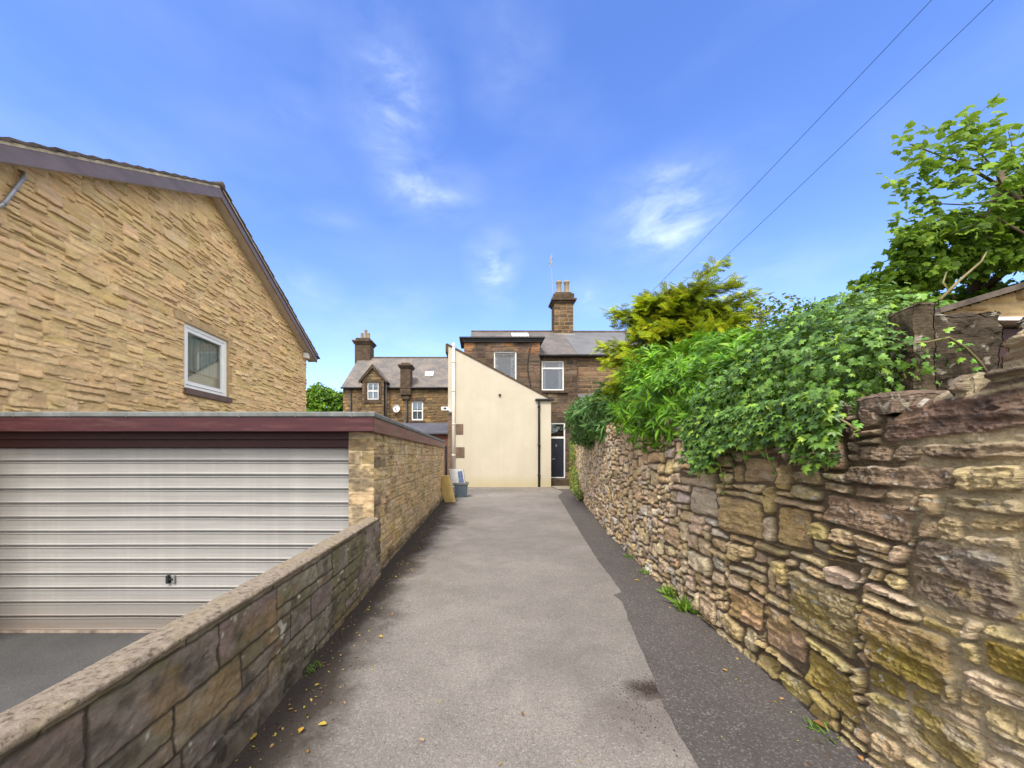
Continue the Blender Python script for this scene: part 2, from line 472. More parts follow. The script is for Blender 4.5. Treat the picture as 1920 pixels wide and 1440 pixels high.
# ------------------------------------------------------------------ stone walling
class Stones:
    """rectangles packed over (s,z); each becomes one stone of a relief wall"""
    def __init__(s, s0, s1, z0, z1, res=.02):
        s.s0, s.z0, s.res = s0, z0, res
        s.ns = int(round((s1 - s0) / res)); s.nz = int(round((z1 - z0) / res))
        s.map = -np.ones((s.nz, s.ns), np.int32); s.rect = []
    def put(s, a0, a1, b0, b1):
        i0 = max(0, int(round((a0 - s.s0) / s.res))); i1 = min(s.ns, int(round((a1 - s.s0) / s.res)))
        j0 = max(0, int(round((b0 - s.z0) / s.res))); j1 = min(s.nz, int(round((b1 - s.z0) / s.res)))
        s._set(i0, i1, j0, j1)
    def _set(s, i0, i1, j0, j1):
        blk = s.map[j0:j1, i0:i1]
        blk[blk < 0] = len(s.rect)
        s.rect.append((s.s0 + i0 * s.res, s.s0 + i1 * s.res, s.z0 + j0 * s.res, s.z0 + j1 * s.res))
    def fill(s, size, r):
        for j in range(s.nz):
            i = 0
            while i < s.ns:
                if s.map[j, i] >= 0: i += 1; continue
                w, h = size(s.s0 + i * s.res, s.z0 + j * s.res, r)
                w = max(2, int(w / s.res)); h = max(2, int(h / s.res))
                k = i
                while k < s.ns and s.map[j, k] < 0: k += 1
                free = k - i
                if free < w + 3: w = free
                hh = 1
                while hh < h and j + hh < s.nz and (s.map[j + hh, i:i + w] < 0).all(): hh += 1
                if j + hh < s.nz:  # do not leave a sliver above
                    up = 0
                    while up < 3 and j + hh + up < s.nz and (s.map[j + hh + up, i:i + w] < 0).all(): up += 1
                    if up < 3 and j + hh + up < s.nz: hh += up
                s._set(i, i + w, j, j + hh); i += w
        return s
    def courses(s, hs, wfun, r, split=.3):
        """level courses; now and then a block of two half-height stones"""
        z = 0; k = 0
        while z < s.nz:
            h = max(2, int(round(hs(k, r) / s.res))); h = min(h, s.nz - z)
            i = 0
            while i < s.ns:
                w = max(3, int(round(wfun(r) / s.res)))
                if s.ns - (i + w) < 4: w = s.ns - i
                w = min(w, s.ns - i)
                if r.random() < split and h >= 6:
                    q = h // 2 + r.choice([-1, 0, 1]); s._set(i, i + w, z, z + q); s._set(i, i + w, z + q, z + h)
                else: s._set(i, i + w, z, z + h)
                i += w
            z += h; k += 1
        return s


def relief(st, S, Z, seed, warp=(.02, .012), gap=.008, rnd=.03, bev=.02, depth=.03, prot=.02, rough=.012, strata=.01, skew=.02, tilt=.15, rock=0.0, rfreq=6.0, grain=0, mort=None):
    """height (m), stone id, edge distance over the grid S x Z (arrays ns, nz)"""
    r = np.random.default_rng(seed)
    SS, ZZ = np.meshgrid(S, Z, indexing='ij')
    wx = (fbm(SS * 3.1, ZZ * 3.1, seed + 1, 3) - .5) * 2 * warp[0] + (fbm(SS * 14, ZZ * 14, seed + 2, 3) - .5) * warp[0] * .8
    wz = (fbm(SS * 2.6, ZZ * 3.4, seed + 3, 3) - .5) * 2 * warp[1] + (fbm(SS * 12, ZZ * 16, seed + 4, 3) - .5) * warp[1] * .8
    U, V = SS + wx, ZZ + wz
    i = np.clip(((U - st.s0) / st.res).astype(int), 0, st.ns - 1); j = np.clip(((V - st.z0) / st.res).astype(int), 0, st.nz - 1)
    ID = st.map[j, i]
    rc = np.array(st.rect); n = len(rc)
    x0, x1, z0, z1 = (rc[ID, k] for k in range(4))
    cu, cv = (x0 + x1) / 2, (z0 + z1) / 2
    a = r.uniform(-tilt, tilt, (n, 4)); ins = r.uniform(0, skew, (n, 4)) * np.minimum(1, np.minimum(rc[:, 1] - rc[:, 0], rc[:, 3] - rc[:, 2]) / .12)[:, None]
    lu, lv = U - cu, V - cv
    A = a[ID]; I = ins[ID]
    hw, hh = (x1 - x0) / 2, (z1 - z0) / 2
    dl = lu + hw - np.abs(A[..., 0]) * (hh + np.sign(A[..., 0]) * lv) * .5 - I[..., 0]
    dr = hw - lu - np.abs(A[..., 1]) * (hh + np.sign(A[..., 1]) * lv) * .5 - I[..., 1]
    db = lv + hh - np.abs(A[..., 2]) * .5 * np.minimum(hw, .15) * (1 + np.sign(A[..., 2]) * lu / hw) * .7 - I[..., 2]
    dt = hh - lv - np.abs(A[..., 3]) * .5 * np.minimum(hw, .15) * (1 + np.sign(A[..., 3]) * lu / hw) * .7 - I[..., 3]
    rr = np.minimum(rnd, np.minimum(hw, hh) * .6)
    dx, dz = np.minimum(dl, dr), np.minimum(db, dt)
    qx, qz = np.maximum(rr - dx, 0), np.maximum(rr - dz, 0)
    d = np.where((qx > 0) & (qz > 0), rr - np.sqrt(qx * qx + qz * qz), np.minimum(dx, dz)) - gap
    t = np.clip(d / bev, 0, 1)
    prof = np.sqrt(np.maximum(0, 1 - (1 - t) ** 2))
    pr = r.uniform(-prot, prot, n)[ID]
    tx, tz = r.uniform(-1, 1, n)[ID], r.uniform(-1, 1, n)[ID]
    off = r.uniform(0, 50, n)[ID]
    body = pr + (tx * lu / np.maximum(hw, .05) + tz * lv / np.maximum(hh, .05)) * prot * .45
    body = body + (fbm(SS * 9 + off, ZZ * 14 + off, seed + 5, 5, .55) - .5) * 2 * rough
    body = body + (fbm(SS * 3.0 + off, ZZ * 34 + off, seed + 6, 3, .6) - .5) * 2 * strata
    relief.drop = 0
    if grain:
        body = body + (fbm(SS * 34 + off, ZZ * 60, seed + 11, 4, .65) - .5) * grain - grain * 1.1 * sstep(.66, .74, fbm(SS * 30, ZZ * 42 + off, seed + 12, 2))
    if rock:
        # pitched face: broken ledges that stand forward and break off below
        n1 = fbm(SS * 3.4 + off, ZZ * 5 + off * 2, seed + 8, 4, .6)
        ph = ((lv / (2 * hh) + .5) * np.where(hh > .08, 1.0 + np.floor((off * 7) % 2), 1.0) + n1 * .3 + off * 3.7); led = ph - np.floor(ph)
        amp = sstep(.46, .55, fbm(SS * 2.6 - off, ZZ * 5, seed + 9, 3))
        body = body + rock * (amp * (sstep(0.0, .05, led) * (1 - .85 * sstep(.1, .9, led)) - .75 * np.exp(-((led - .95) / .06) ** 2)) + .12 * (n1 - .5))
        relief.drop = rock * .8 * amp * sstep(.0, .05, led) * (1 - sstep(.1, .45, led))
        body = body + rock * .3 * sstep(.55, .1, (lv + hh) / (2 * hh)) * sstep(.0, .12, (lv + hh) / (2 * hh))
    mo = -depth if mort is None else mort(SS, ZZ)
    base = mo + (fbm(SS * 22, ZZ * 26, seed + 7, 5, .65) - .5) * .026
    hgt = np.where(d > 0, base + (body - mo) * prof + 0.0, base)
    hgt = np.where((d > 0) & (hgt < base), base + (hgt - base) * .3, hgt)
    return hgt, ID, d, SS, ZZ, (lu / np.maximum(hw, .02), lv / np.maximum(hh, .02), off)


def pal(r, n, cols, w):
    idx = r.choice(len(cols), n, p=np.array(w) / sum(w))
    c = np.array(cols)[idx]
    return np.clip(c * r.uniform(.82, 1.18, (n, 1)) * r.uniform(.95, 1.05, (n, 3)), 0, 1)


def face_cut(ni, nj, keep):
    f = grid_faces(ni, nj)
    k = keep.ravel()
    return f[k[f].all(1)]


def flat_wall(name, mat, parent, frame, s0, s1, z0, z1, step, st, colf, seed, holes=(), top=None, **kw):
    """relief wall on a plane. frame(s,z,h) -> xyz arrays; holes (s0,s1,z0,z1); top(s) -> z limit"""
    S = np.linspace(s0, s1, int((s1 - s0) / step) + 1); Z = np.linspace(z0, z1, int((z1 - z0) / step) + 1)
    # put grid lines on the edges of the holes
    for a, b, c, d in holes:
        for v in (a, b): S[np.argmin(abs(S - v))] = v
        for v in (c, d): Z[np.argmin(abs(Z - v))] = v
    h, ID, d, SS, ZZ, loc = relief(st, S, Z, seed, **kw)
    for a, b, c, e in holes:      # dressed margins round an opening
        dist = np.maximum(np.maximum(a - SS, SS - b), np.maximum(c - ZZ, ZZ - e))
        h = h * sstep(.0, .05, dist)
    col = colf(ID, d, SS, ZZ, loc, len(st.rect))
    keepf = np.ones((len(S) - 1, len(Z) - 1), bool)
    sc, zc = (S[:-1] + S[1:]) / 2, (Z[:-1] + Z[1:]) / 2
    for a, b, c, e in holes:
        keepf &= ~(((sc > a) & (sc < b))[:, None] & ((zc > c) & (zc < e))[None, :])
    if top is not None: keepf &= zc[None, :] < top(sc)[:, None]
    fc = grid_faces(len(S), len(Z))[keepf.ravel()]
    drop = relief.drop
    if not np.isscalar(drop):
        for a, b, c, e in holes: drop = drop * sstep(0, .05, np.maximum(np.maximum(a - SS, SS - b), np.maximum(c - ZZ, ZZ - e)))
    V = np.stack(frame(SS, ZZ - drop, h), -1).reshape(-1, 3)
    used = np.unique(fc); rem = -np.ones(len(V), np.int64); rem[used] = np.arange(len(used))
    return mesh(name, V[used], rem[fc], mat, parent, cols=col.reshape(-1, 3)[used], smooth=True)


def fr_y(Y, sgn=-1):            # wall facing the camera, s = X
    return lambda s, z, h: (s, Y + sgn * h, z)


def fr_x(X, sgn=1):             # wall facing across, s = Y
    return lambda s, z, h: (X + sgn * h, s, z)


# ------------------------------------------------------------------ right-hand rubble wall
WY = np.array([-3.0, -.5, 0.0, 1.83, 2.36, 3.56, 5.12, 7.24, 11.05, 17.5, 19.0])
WX = np.array([1.93, 1.89, 1.88, 1.875, 1.945, 2.02, 2.18, 2.46, 3.13, 4.3, 4.62])


def wall_x(y):
    # gently smoothed run of the wall in plan
    y = np.asarray(y, float)
    return (np.interp(y - .35, WY, WX) + np.interp(y, WY, WX) * 2 + np.interp(y + .35, WY, WX)) / 4


def wall_top(y):
    return np.interp(y, [-3, .8, 1.25, 1.45, 1.75, 2.2, 3.5, 4.4, 7.2, 11, 14, 17.5, 19], [2.1, 2.08, 1.98, 1.81, 1.71, 1.74, 1.80, 1.88, 2.08, 2.32, 2.45, 2.4, 2.4])


def rubble_size(s, z, r):
    far = min(1, max(0, (s - 2) / 3))
    if s < 2.3:
        q = r.random()
        if q < .45: return r.uniform(.14, .4), r.uniform(.04, .07)
        if q < .8: return r.uniform(.08, .22), r.uniform(.06, .13)
        return r.uniform(.16, .34), r.uniform(.1, .16)
    if r.random() < .24: return r.uniform(.10, .2), r.uniform(.05, .1)
    if r.random() < .35: return r.uniform(.28, .55), r.uniform(.06, .12)
    return r.uniform(.18, .42) * (1 - .1 * far), r.uniform(.1, .22)


rs = random.Random(11)
st = Stones(-3, 19, -.06, 2.7, .02)
BIG = [((1.30, 1.66, .88, 1.16), (.17, .14, .11)), ((1.88, 2.38, .44, .78), (.25, .21, .12)), ((1.46, 1.84, .48, .76), (.27, .2, .11)), ((1.40, 1.66, .24, .42), (.28, .23, .1)),
       ((1.0, 1.40, .68, .82), (.24, .18, .05)), ((2.24, 2.6, .2, .48), (.36, .26, .18)), ((2.62, 3.2, .88, 1.16), (.36, .28, .15)), ((3.22, 3.7, .94, 1.2), (.38, .34, .27)),
       ((2.2, 2.5, .9, 1.16), (.34, .26, .13)), ((1.68, 2.14, 1.12, 1.3), (.24, .18, .13)), ((1.9, 2.24, .14, .36), (.32, .26, .08)),
       ((2.62, 3.02, .22, .46), (.4, .28, .17)), ((1.5, 2.0, 1.36, 1.48), (.24, .19, .14)), ((1.2, 1.8, 1.56, 1.74), (.16, .11, .09)), ((3.9, 4.3, .5, .74), (.4, .3, .2)),
       ((2.5, 2.9, 1.3, 1.5), (.3, .24, .15)), ((2.0, 2.3, 1.42, 1.62), (.3, .23, .14))]
for q, c in BIG: st.put(*q)
st.fill(rubble_size, rs)
r_ = np.random.default_rng(5)
ns_ = len(st.rect); RC = np.array(st.rect); sc_, zc_ = (RC[:, 0] + RC[:, 1]) / 2, (RC[:, 2] + RC[:, 3]) / 2
buff = pal(r_, ns_, [(.76, .58, .35), (.8, .64, .44), (.7, .52, .3), (.76, .57, .41), (.68, .54, .36), (.78, .58, .31), (.74, .65, .54)], [5, 4, 4, 3, 2, 3, 3])
olive = pal(r_, ns_, [(.62, .48, .2), (.68, .53, .29), (.57, .45, .23), (.74, .56, .33), (.64, .49, .32), (.7, .56, .39)], [3, 4, 3, 3, 2, 2])
dark = pal(r_, ns_, [(.33, .25, .18), (.38, .29, .2), (.3, .24, .18), (.48, .37, .24), (.42, .33, .22), (.4, .29, .21)], [3, 3, 3, 2, 2, 2])
wn = sstep(3.6, 2.0, sc_ + r_.normal(0, .25, ns_))            # near end
wd = sstep(1.2, 1.6, zc_ + r_.normal(0, .12, ns_) - np.clip(sc_ - 1.9, 0, 9) * .45)
SCOL = buff * (1 - wn)[:, None] + olive * wn[:, None]
SCOL = SCOL * (1 - wd)[:, None] + dark * wd[:, None]
for k, (q, c) in enumerate(BIG): SCOL[k] = np.array(c) * np.array([1.6, 1.5, 1.4])


def rubble_mort(S, Z):
    near = sstep(1.8, 1.4, S + (fbm(S * 2, Z * 2, 71, 3) - .5) * 1.2)
    return -.030 + near * .008


def rubble_col(ID, d, S, Z, loc):
    c = SCOL[ID].copy()
    lu, lv, off = loc
    v = fbm(S * 7 + off, Z * 26 + off, 31, 4, .6)
    c *= (.68 + .64 * v)[..., None]
    c *= (.7 + .6 * fbm(S * 55 + off, Z * 90, 43, 4, .7))[..., None]
    # iron and algae staining within a stone
    a = sstep(.52, .72, fbm(S * 5 - off, Z * 8 + off, 33, 3)) * .55
    tint = np.where((fbm(S * .8, Z * .8, 34, 2) > .5)[..., None], np.array([.38, .27, .09]), np.array([.36, .24, .16]))
    c = c * (1 - a[..., None]) + tint * a[..., None]
    alg = sstep(.5, .75, fbm(S * 3.5, Z * 5, 38, 4)) * sstep(1.1, .5, Z) * sstep(3.2, 1.8, S) * .75
    c = c * (1 - alg[..., None]) + np.array([.27, .21, .03]) * alg[..., None]
    pale = sstep(.62, .8, fbm(S * 6 + 9, Z * 9, 35, 4)) * .6
    c = c * (1 - pale[..., None]) + np.array([.55, .49, .41]) * pale[..., None]
    # dirt darkening on old top courses and white lichen dots
    blk = sstep(.45, .7, fbm(S * 6, Z * 10, 36, 5, .6)) * sstep(1.0, 1.6, Z - np.clip(S - 2.2, 0, 9) * .12) * .75
    c = c * (1 - blk[..., None]) + np.array([.06, .045, .04]) * blk[..., None]
    li = sstep(.73, .79, fbm(S * 38, Z * 38, 37, 2)) * sstep(.38, .6, fbm(S * 2.5, Z * 2.5, 39, 2)) * sstep(3.0, 1.8, S)
    c = c * (1 - li[..., None]) + np.array([.6, .57, .5]) * li[..., None]
    near = sstep(1.8, 1.4, S + (fbm(S * 2, Z * 2, 71, 3) - .5) * 1.2)
    mo = np.array([.15, .112, .072]) * (1 - near[..., None]) + np.array([.56, .46, .30]) * near[..., None]
    mo = mo * (.7 + .6 * fbm(S * 15, Z * 15, 40, 4))[..., None]
    k = sstep(.006, -.004, d)[..., None]
    return np.clip(c * (1 - k) + mo * k, 0, 1)


def rubble_wall():
    Vs, Fs, Cs = [], [], []; off = 0
    def addm(V, Fc, C):
        nonlocal off
        Vs.append(V.reshape(-1, 3)); Cs.append(C.reshape(-1, 3)); Fs.append(Fc + off); off += V.reshape(-1, 3).shape[0]
    gone = (zc_ > wall_top(sc_) + r_.uniform(-.04, .05, ns_)) & (sc_ > 2.1)
    for a, b, ds in ((-2.5, .6, .03), (.6, .95, .008), (.95, 2.05, .004), (2.05, 3.2, .0065), (3.2, 7.4, .012), (7.4, 18.2, .022)):
        S = np.linspace(a, b, int(round((b - a) / ds)) + 1); Z = np.linspace(-.05, 2.62, int(2.67 / ds) + 1)
        h, ID, d, SS, ZZ, loc = relief(st, S, Z, 101, warp=(.04, .026), gap=.0025, rnd=.03, bev=.010, prot=.019, rough=.021, strata=.016, skew=.010, tilt=.3, mort=rubble_mort, grain=.011)
        dw = 1 / (1 + 0 * SS)
        C = rubble_col(ID, d, SS, ZZ, loc)
        # plan normal of the wall
        e = .05; tx = (wall_x(S + e) - wall_x(S - e)) / (2 * e); L = np.sqrt(1 + tx * tx)
        nx, ny = (-1 / L)[:, None], (tx / L)[:, None]
        lean = (ZZ - .2) * .02
        X = wall_x(S)[:, None] + nx * (h - lean); Y = S[:, None] + ny * (h - lean)
        keep = ~gone[ID] & ((S[:, None] > 2.1) | (ZZ < wall_top(S)[:, None] + (fbm(SS * 6, ZZ * 3, 58, 3) - .5) * .12 + (r_.uniform(-.05, .05, ns_))[ID]))
        # contiguous from the bottom
        first = np.where((~keep).any(1), np.argmax(~keep, 1), len(Z) - 1)
        kk = np.arange(len(Z))[None, :] <= first[:, None]
        V = np.stack([X, Y, ZZ], -1)
        addm(V, face_cut(len(S), len(Z), kk), C)
        # top of the wall, running back, and its rear face
        ti = np.arange(len(S)); zt = Z[first]
        rows = [0, .03, .07, .14, .22, .32, .42, .45]
        T = np.zeros((len(S), len(rows) + 1, 3)); TC = np.zeros_like(T)
        for q, w in enumerate(rows):
            bumpz = (fbm(S * 9, np.full_like(S, w * 9), 55, 4) - .5) * .07 + (.012 if 0 < w < .4 else 0)
            hq = h[ti, first] if q == 0 else 0
            T[:, q, 0] = X[ti, first] + w; T[:, q, 1] = Y[ti, first]; T[:, q, 2] = zt + (0 if q == 0 else bumpz)
            TC[:, q] = C[ti, first] * (.8 + .5 * fbm(S * 20, np.full_like(S, w * 20), 56, 3))[:, None]
        T[:, -1] = T[:, -2]; T[:, -1, 2] = -.1; TC[:, -1] = .1
        addm(T, grid_faces(len(S), len(rows) + 1)[:, ::-1], TC)
    return np.concatenate(Vs), np.concatenate(Fs), np.concatenate(Cs)


V, Fc, C = rubble_wall()
rw = mesh('rubble_wall', V, Fc, M['stone'], cols=C, smooth=True, base=(1.88, 2.0, 0))
setp(rw, 'long rough sandstone rubble wall topped with ivy and shrubs along the driveway', 'stone wall')

# ------------------------------------------------------------------ ground
g = MB(); g.face([(-600, -300, -.73), (600, -300, -.73), (600, 900, -.73), (-600, 900, -.73)]); setp(g.build('ground', M['earth']), kind='structure')

# driveway slab: left edge along the walls, right edge under the rubble wall
ys = [-3, 0, 1.2, 1.83, 2.36, 3, 3.56, 4.3, 5.12, 6, 7.24, 9, 11.05, 14, 17.5, 19.3]
poly = [(-1.3, -3)] + [(float(wall_x(y)) + .2, y) for y in ys] + [(3.3, 19.55), (-1.8, 19.55), (-1.8, 13.3), (-1.3, 13.3)]
g = MB(); g.prism(poly, -.72, 0); setp(g.build('driveway', M['drive']), kind='structure')
edge = [(1310, 1440), (1268, 1370), (1240, 1310), (1212, 1240), (1186, 1180), (1166, 1128), (1150, 1116), (1166, 1111), (1148, 1085), (1122, 1052), (1092, 1005), (1062, 955), (1046, 930)]
ep = [P(x, y, F * EYE / (y - CY))[:2] for x, y in edge]
ep = [(ep[0][0] - .14, -1.0), (ep[0][0] - .06, 1.0)] + ep + [(3.42, 15.6), (3.42, 18.0)]
rr_ = random.Random(3)
def rag(pts):
    out = []
    for (a, b) in zip(pts[:-1], pts[1:]):
        n = max(2, int(math.dist(a, b) / .09)); n = min(n, 40)
        for k in range(n):
            t = k / n; w = .008 if k else 0
            out.append((a[0] + (b[0] - a[0]) * t + rr_.uniform(-w, w), a[1] + (b[1] - a[1]) * t + rr_.uniform(-w, w)))
    return out + [pts[-1]]
ep = rag(ep)
g = MB()
rt = [(float(wall_x(y)) + .1, y) for y in reversed([-1.0] + ys[1:-1])]
g.face([(x, y, .005) for x, y in ([(4.5, 18.0)] + rt)[::-1] [::-1]] + [(x, y, .005) for x, y in ep]); g.f[-1] = g.f[-1][::-1]
setp(g.build('tarmac_strip', M['strip']), kind='structure')
g = MB(); g.box((-9, -3, -.74), (-1.29, 4.62, -.69)); setp(g.build('garage_forecourt', M['apron']), kind='structure')
g = MB(); g.prism([(float(wall_x(y)) + .4, y) for y in ys] + [(30, 19.3), (30, -3)], -.72, 1.35); setp(g.build('garden_ground', M['earth']), kind='structure')

# ------------------------------------------------------------------ low block wall beside the driveway
low = thing('low_wall', 'low dark weathered stone-block wall with pale coping between driveway and garage forecourt', 'low wall', (-1.25, 2, 0))
rs = random.Random(21)
st2 = Stones(-3, 4.64, -.1, .76, .02)
st2.courses(lambda k, r: [.16, .22, .2, .22][min(k, 3)], lambda r: r.uniform(.26, .62), rs, .22)
def low_col(ID, d, S, Z, loc, n):
    r = np.random.default_rng(8)
    c = pal(r, n, [(.195, .168, .138), (.215, .186, .142), (.18, .153, .132), (.225, .186, .138), (.2, .178, .14), (.21, .175, .15)], [4, 3, 3, 2, 3, 2])[ID]
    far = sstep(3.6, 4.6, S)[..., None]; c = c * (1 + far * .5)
    c = c * (.55 + .9 * fbm(S * 9, Z * 12, 61, 5, .65))[..., None]
    g1 = sstep(.5, .68, fbm(S * 3.1, Z * 4, 62, 4, .6))[..., None] * .6
    c = c * (1 - g1) + np.array([.12, .12, .05]) * g1
    bl = sstep(.54, .68, fbm(S * 6, Z * 7, 66, 5, .65))[..., None] * .55
    c = c * (1 - bl) + np.array([.05, .045, .038]) * bl
    t1 = sstep(.6, .74, fbm(S * 4, Z * 5 + 3, 63, 4))[..., None] * .6
    c = c * (1 - t1) + np.array([.27, .19, .1]) * t1
    li = (sstep(.83, .87, fbm(S * 30, Z * 30, 64, 2)) + sstep(.85, .88, fbm(S * 9, Z * 13, 67, 2)))[..., None]
    li = np.clip(li, 0, 1) * .85
    c = c * (1 - li) + np.array([.48, .47, .4]) * li
    k = sstep(.004, -.004, d)[..., None]
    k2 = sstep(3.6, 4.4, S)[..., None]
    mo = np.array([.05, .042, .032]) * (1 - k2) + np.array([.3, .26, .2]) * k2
    return np.clip(c * (1 - k) + mo * k, 0, 1)
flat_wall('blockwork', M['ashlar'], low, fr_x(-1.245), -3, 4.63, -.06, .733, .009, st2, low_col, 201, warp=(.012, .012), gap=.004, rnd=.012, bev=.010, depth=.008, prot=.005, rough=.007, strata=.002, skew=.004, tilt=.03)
g = MB(); g.box((-1.39, -3, -.7), (-1.262, 4.56, .725)); g.build('backing', M['apron'], low)
# plinth that sticks out along the foot, near end
g = MB()
pr = [(-1.26, -.02), (-1.222, -.02), (-1.225, .12), (-1.235, .135), (-1.26, .14)]
n = 60
yy = np.linspace(-3, 2.55, n)
for a, b in zip(yy[:-1], yy[1:]):
    for (p, q) in zip(pr[:-1], pr[1:]):
        ja = .006 * math.sin(a * 7.3) + .004 * math.sin(a * 23); jb = .006 * math.sin(b * 7.3) + .004 * math.sin(b * 23)
        g.face([(p[0] + ja, a, p[1]), (q[0] + ja, a, q[1]), (q[0] + jb, b, q[1]), (p[0] + jb, b, p[1])])
g.face([(x, 2.55, z) for x, z in pr])
g.build('plinth', mat_plain('dirty_plinth', (.15, .13, .105), .9, .4, 14, .2, .6, dirt=((.03, .026, .02), 6, .5, .8)), low)
# coping: rough sawn stone with worn arrises
ny, nx = 700, 16
Yc = np.linspace(-3, 4.57, ny); prof = np.array([(-1.395, .70), (-1.395, .72), (-1.394, .748), (-1.39, .755), (-1.365, .757), (-1.345, .758), (-1.325, .759), (-1.305, .759), (-1.288, .759), (-1.27, .758), (-1.252, .757), (-1.234, .756), (-1.229, .752), (-1.229, .742), (-1.232, .735), (-1.245, .732)])
YY = np.repeat(Yc[:, None], nx, 1); XX = np.repeat(prof[None, :, 0], ny, 0); ZZ = np.repeat(prof[None, :, 1], ny, 0)
dn = (fbm(YY * 22, XX * 60 + ZZ * 60, 77, 4, .6) - .5)
edge_n = sstep(.45, .7, fbm(YY * 11, XX * 30, 78, 4, .6)) * .012
ZZ = ZZ + dn * .008 - edge_n * (XX > -1.25); XX = XX + dn * .008 - edge_n * (XX > -1.26)
endr = sstep(4.50, 4.57, YY); ZZ = ZZ - endr * .03 * (ZZ > .7); XX = XX - endr * .02 * (XX > -1.26)
Vc = np.stack([XX, YY, ZZ], -1).reshape(-1, 3)
Fc = grid_faces(ny, nx)[:, ::-1]
ext = [np.array([[(ny - 1) * nx + k for k in range(nx)]])]
mesh('coping', Vc, [Fc] + ext, M['coping'], low, smooth=True)


# ------------------------------------------------------------------ garage
gar = thing('garage', 'flat-roofed double garage of buff stone blocks with maroon fascia and a ribbed pale metal door', 'garage', (-3.9, 4.6, -.69))
rs = random.Random(31)
st3 = Stones(4.5, 13.3, -.3, 1.86, .015)
st3.courses(lambda k, r: .172, lambda r: r.choice([.2, .28, .36, .45, .45]) + r.uniform(-.03, .03), rs, .16)
def gar_col(ID, d, S, Z, loc, n):
    r = np.random.default_rng(9)
    c = pal(r, n, [(.56, .42, .235), (.51, .38, .21), (.58, .45, .28), (.46, .35, .21), (.53, .39, .25), (.55, .40, .19)], [5, 4, 3, 2, 2, 2])[ID]
    c = c * (.72 + .56 * fbm(S * 8, Z * 14, 81, 4, .6))[..., None]
    near = sstep(6.6, 4.6, S) * .5 + .06
    st_ = sstep(.48, .68, fbm(S * 2.6, Z * 5, 82, 4, .6)) * near * 1.2
    st_ = np.clip(st_ + sstep(.5, .66, fbm(S * 5, Z * 4, 84, 3)) * sstep(1.3, 1.7, Z) * .5, 0, .8)[..., None]
    c = c * (1 - st_) + np.array([.125, .095, .068]) * st_
    bl = (sstep(.70, .76, fbm(S * 9, Z * 18, 85, 4, .6)) * .7)[..., None]
    c = c * (1 - bl) + np.array([.075, .05, .03]) * bl
    base = sstep(.2, .02, Z + (fbm(S * 3, Z, 83, 3) - .5) * .12)[..., None] * .85
    c = c * (1 - base) + np.array([.1, .08, .06]) * base
    k = sstep(.004, -.003, d)[..., None]
    mo = np.array([.5, .4, .25]) * (.75 + .5 * fbm(S * 9, Z * 9, 86, 3))[..., None]
    return np.clip(c * (1 - k) + mo * k, 0, 1)
kwg = dict(warp=(.010, .008), gap=.004, rnd=.014, bev=.014, depth=.012, prot=.006, rough=.009, strata=.003, skew=.004, tilt=.04, rock=.010)
flat_wall('side_wall', M['ashlar'], gar, fr_x(-1.31), 4.53, 13.2, -.1, 1.83, .012, st3, gar_col, 301, **kwg)
st3b = Stones(-1.62, -1.29, -.75, 1.86, .015)
st3b.courses(lambda k, r: .172, lambda r: r.choice([.16, .33]), rs, .0)
def pier_col(ID, d, S, Z, loc, n):
    c = gar_col(ID, d, S + 5.5, Z + .6, loc, n)
    a = sstep(.42, .62, fbm(S * 6, Z * 5, 88, 4))[..., None] * .65
    return c * (1 - a) + np.array([.16, .125, .088]) * a
kwp = dict(kwg); kwp.update(rock=0, prot=.003, rough=.005, strata=.002, depth=.004)
flat_wall('pier', M['ashlar'], gar, fr_y(4.53), -1.607, -1.30, -.69, 1.83, .010, st3b, pier_col, 302, **kwp)
g = MB(); g.box((-6.36, 4.75, -.7), (-1.33, 13.18, 1.84)); g.box((-1.60, 4.55, -.7), (-1.33, 4.75, 1.84)); g.build('core_wall', M['lintel'], gar)
# door: one pressed panel of ribs (profile in y,z swept along x)
prof = []
z0d, z1d = -.675, 1.60
nr = 13; hrib = (z1d - z0d) / nr
for k in range(nr):
    zb = z0d + k * hrib
    prof += [(4.655, zb), (4.655, zb + .012), (4.626, zb + .016), (4.616, zb + .030), (4.626, zb + .046), (4.629, zb + hrib * .5), (4.626, zb + hrib - .022), (4.616, zb + hrib - .010), (4.622, zb + hrib - .005), (4.655, zb + hrib - .003)]
prof.append((4.655, z1d))
nxd = 48
xs = np.linspace(-6.3, -1.615, nxd)
Vd = np.array([[(x, y + .0025 * math.sin(x * 2.1 + z * 3) + .0015 * math.sin(x * 5.3 + z), z + .002 * math.sin(x * 1.3)) for (y, z) in prof] for x in xs]).reshape(-1, 3)
gd = mesh('garage_door', Vd, grid_faces(nxd, len(prof)), M['gdoor'], gar)
g = MB(); hx, hz = -3.83, -.02
g.box((hx - .045, 4.585, hz - .05), (hx - .012, 4.63, hz + .05), .004).box((hx - .012, 4.59, hz - .012), (hx + .03, 4.615, hz + .012), .003)
g.build('handle', M['black'], gd)
g = MB(); g.box((hx + .018, 4.60, hz - .05), (hx + .05, 4.632, hz + .05), .004); g.build('lock_plate', M['metal'], gd)
g = MB(); g.box((-6.3, 4.600, z0d - .012), (-1.615, 4.66, z0d + .02), .003); g.build('bottom_rail', mat_plain('rusty_rail', (.3, .24, .2), .6, .5, 7, .3, .2), gd)
g = MB(); g.box((-1.615, 4.575, -.69), (-1.606, 4.68, 1.62)); g.build('door_jamb', M['maroon_dark'], gar)
g = MB(); g.box((-6.3, 4.565, 1.605), (-1.612, 4.64, 1.70)).box((-6.3, 4.53, 1.703), (-1.612, 4.645, 1.80)); g.build('lintel_board', M['maroon_dark'], gar)
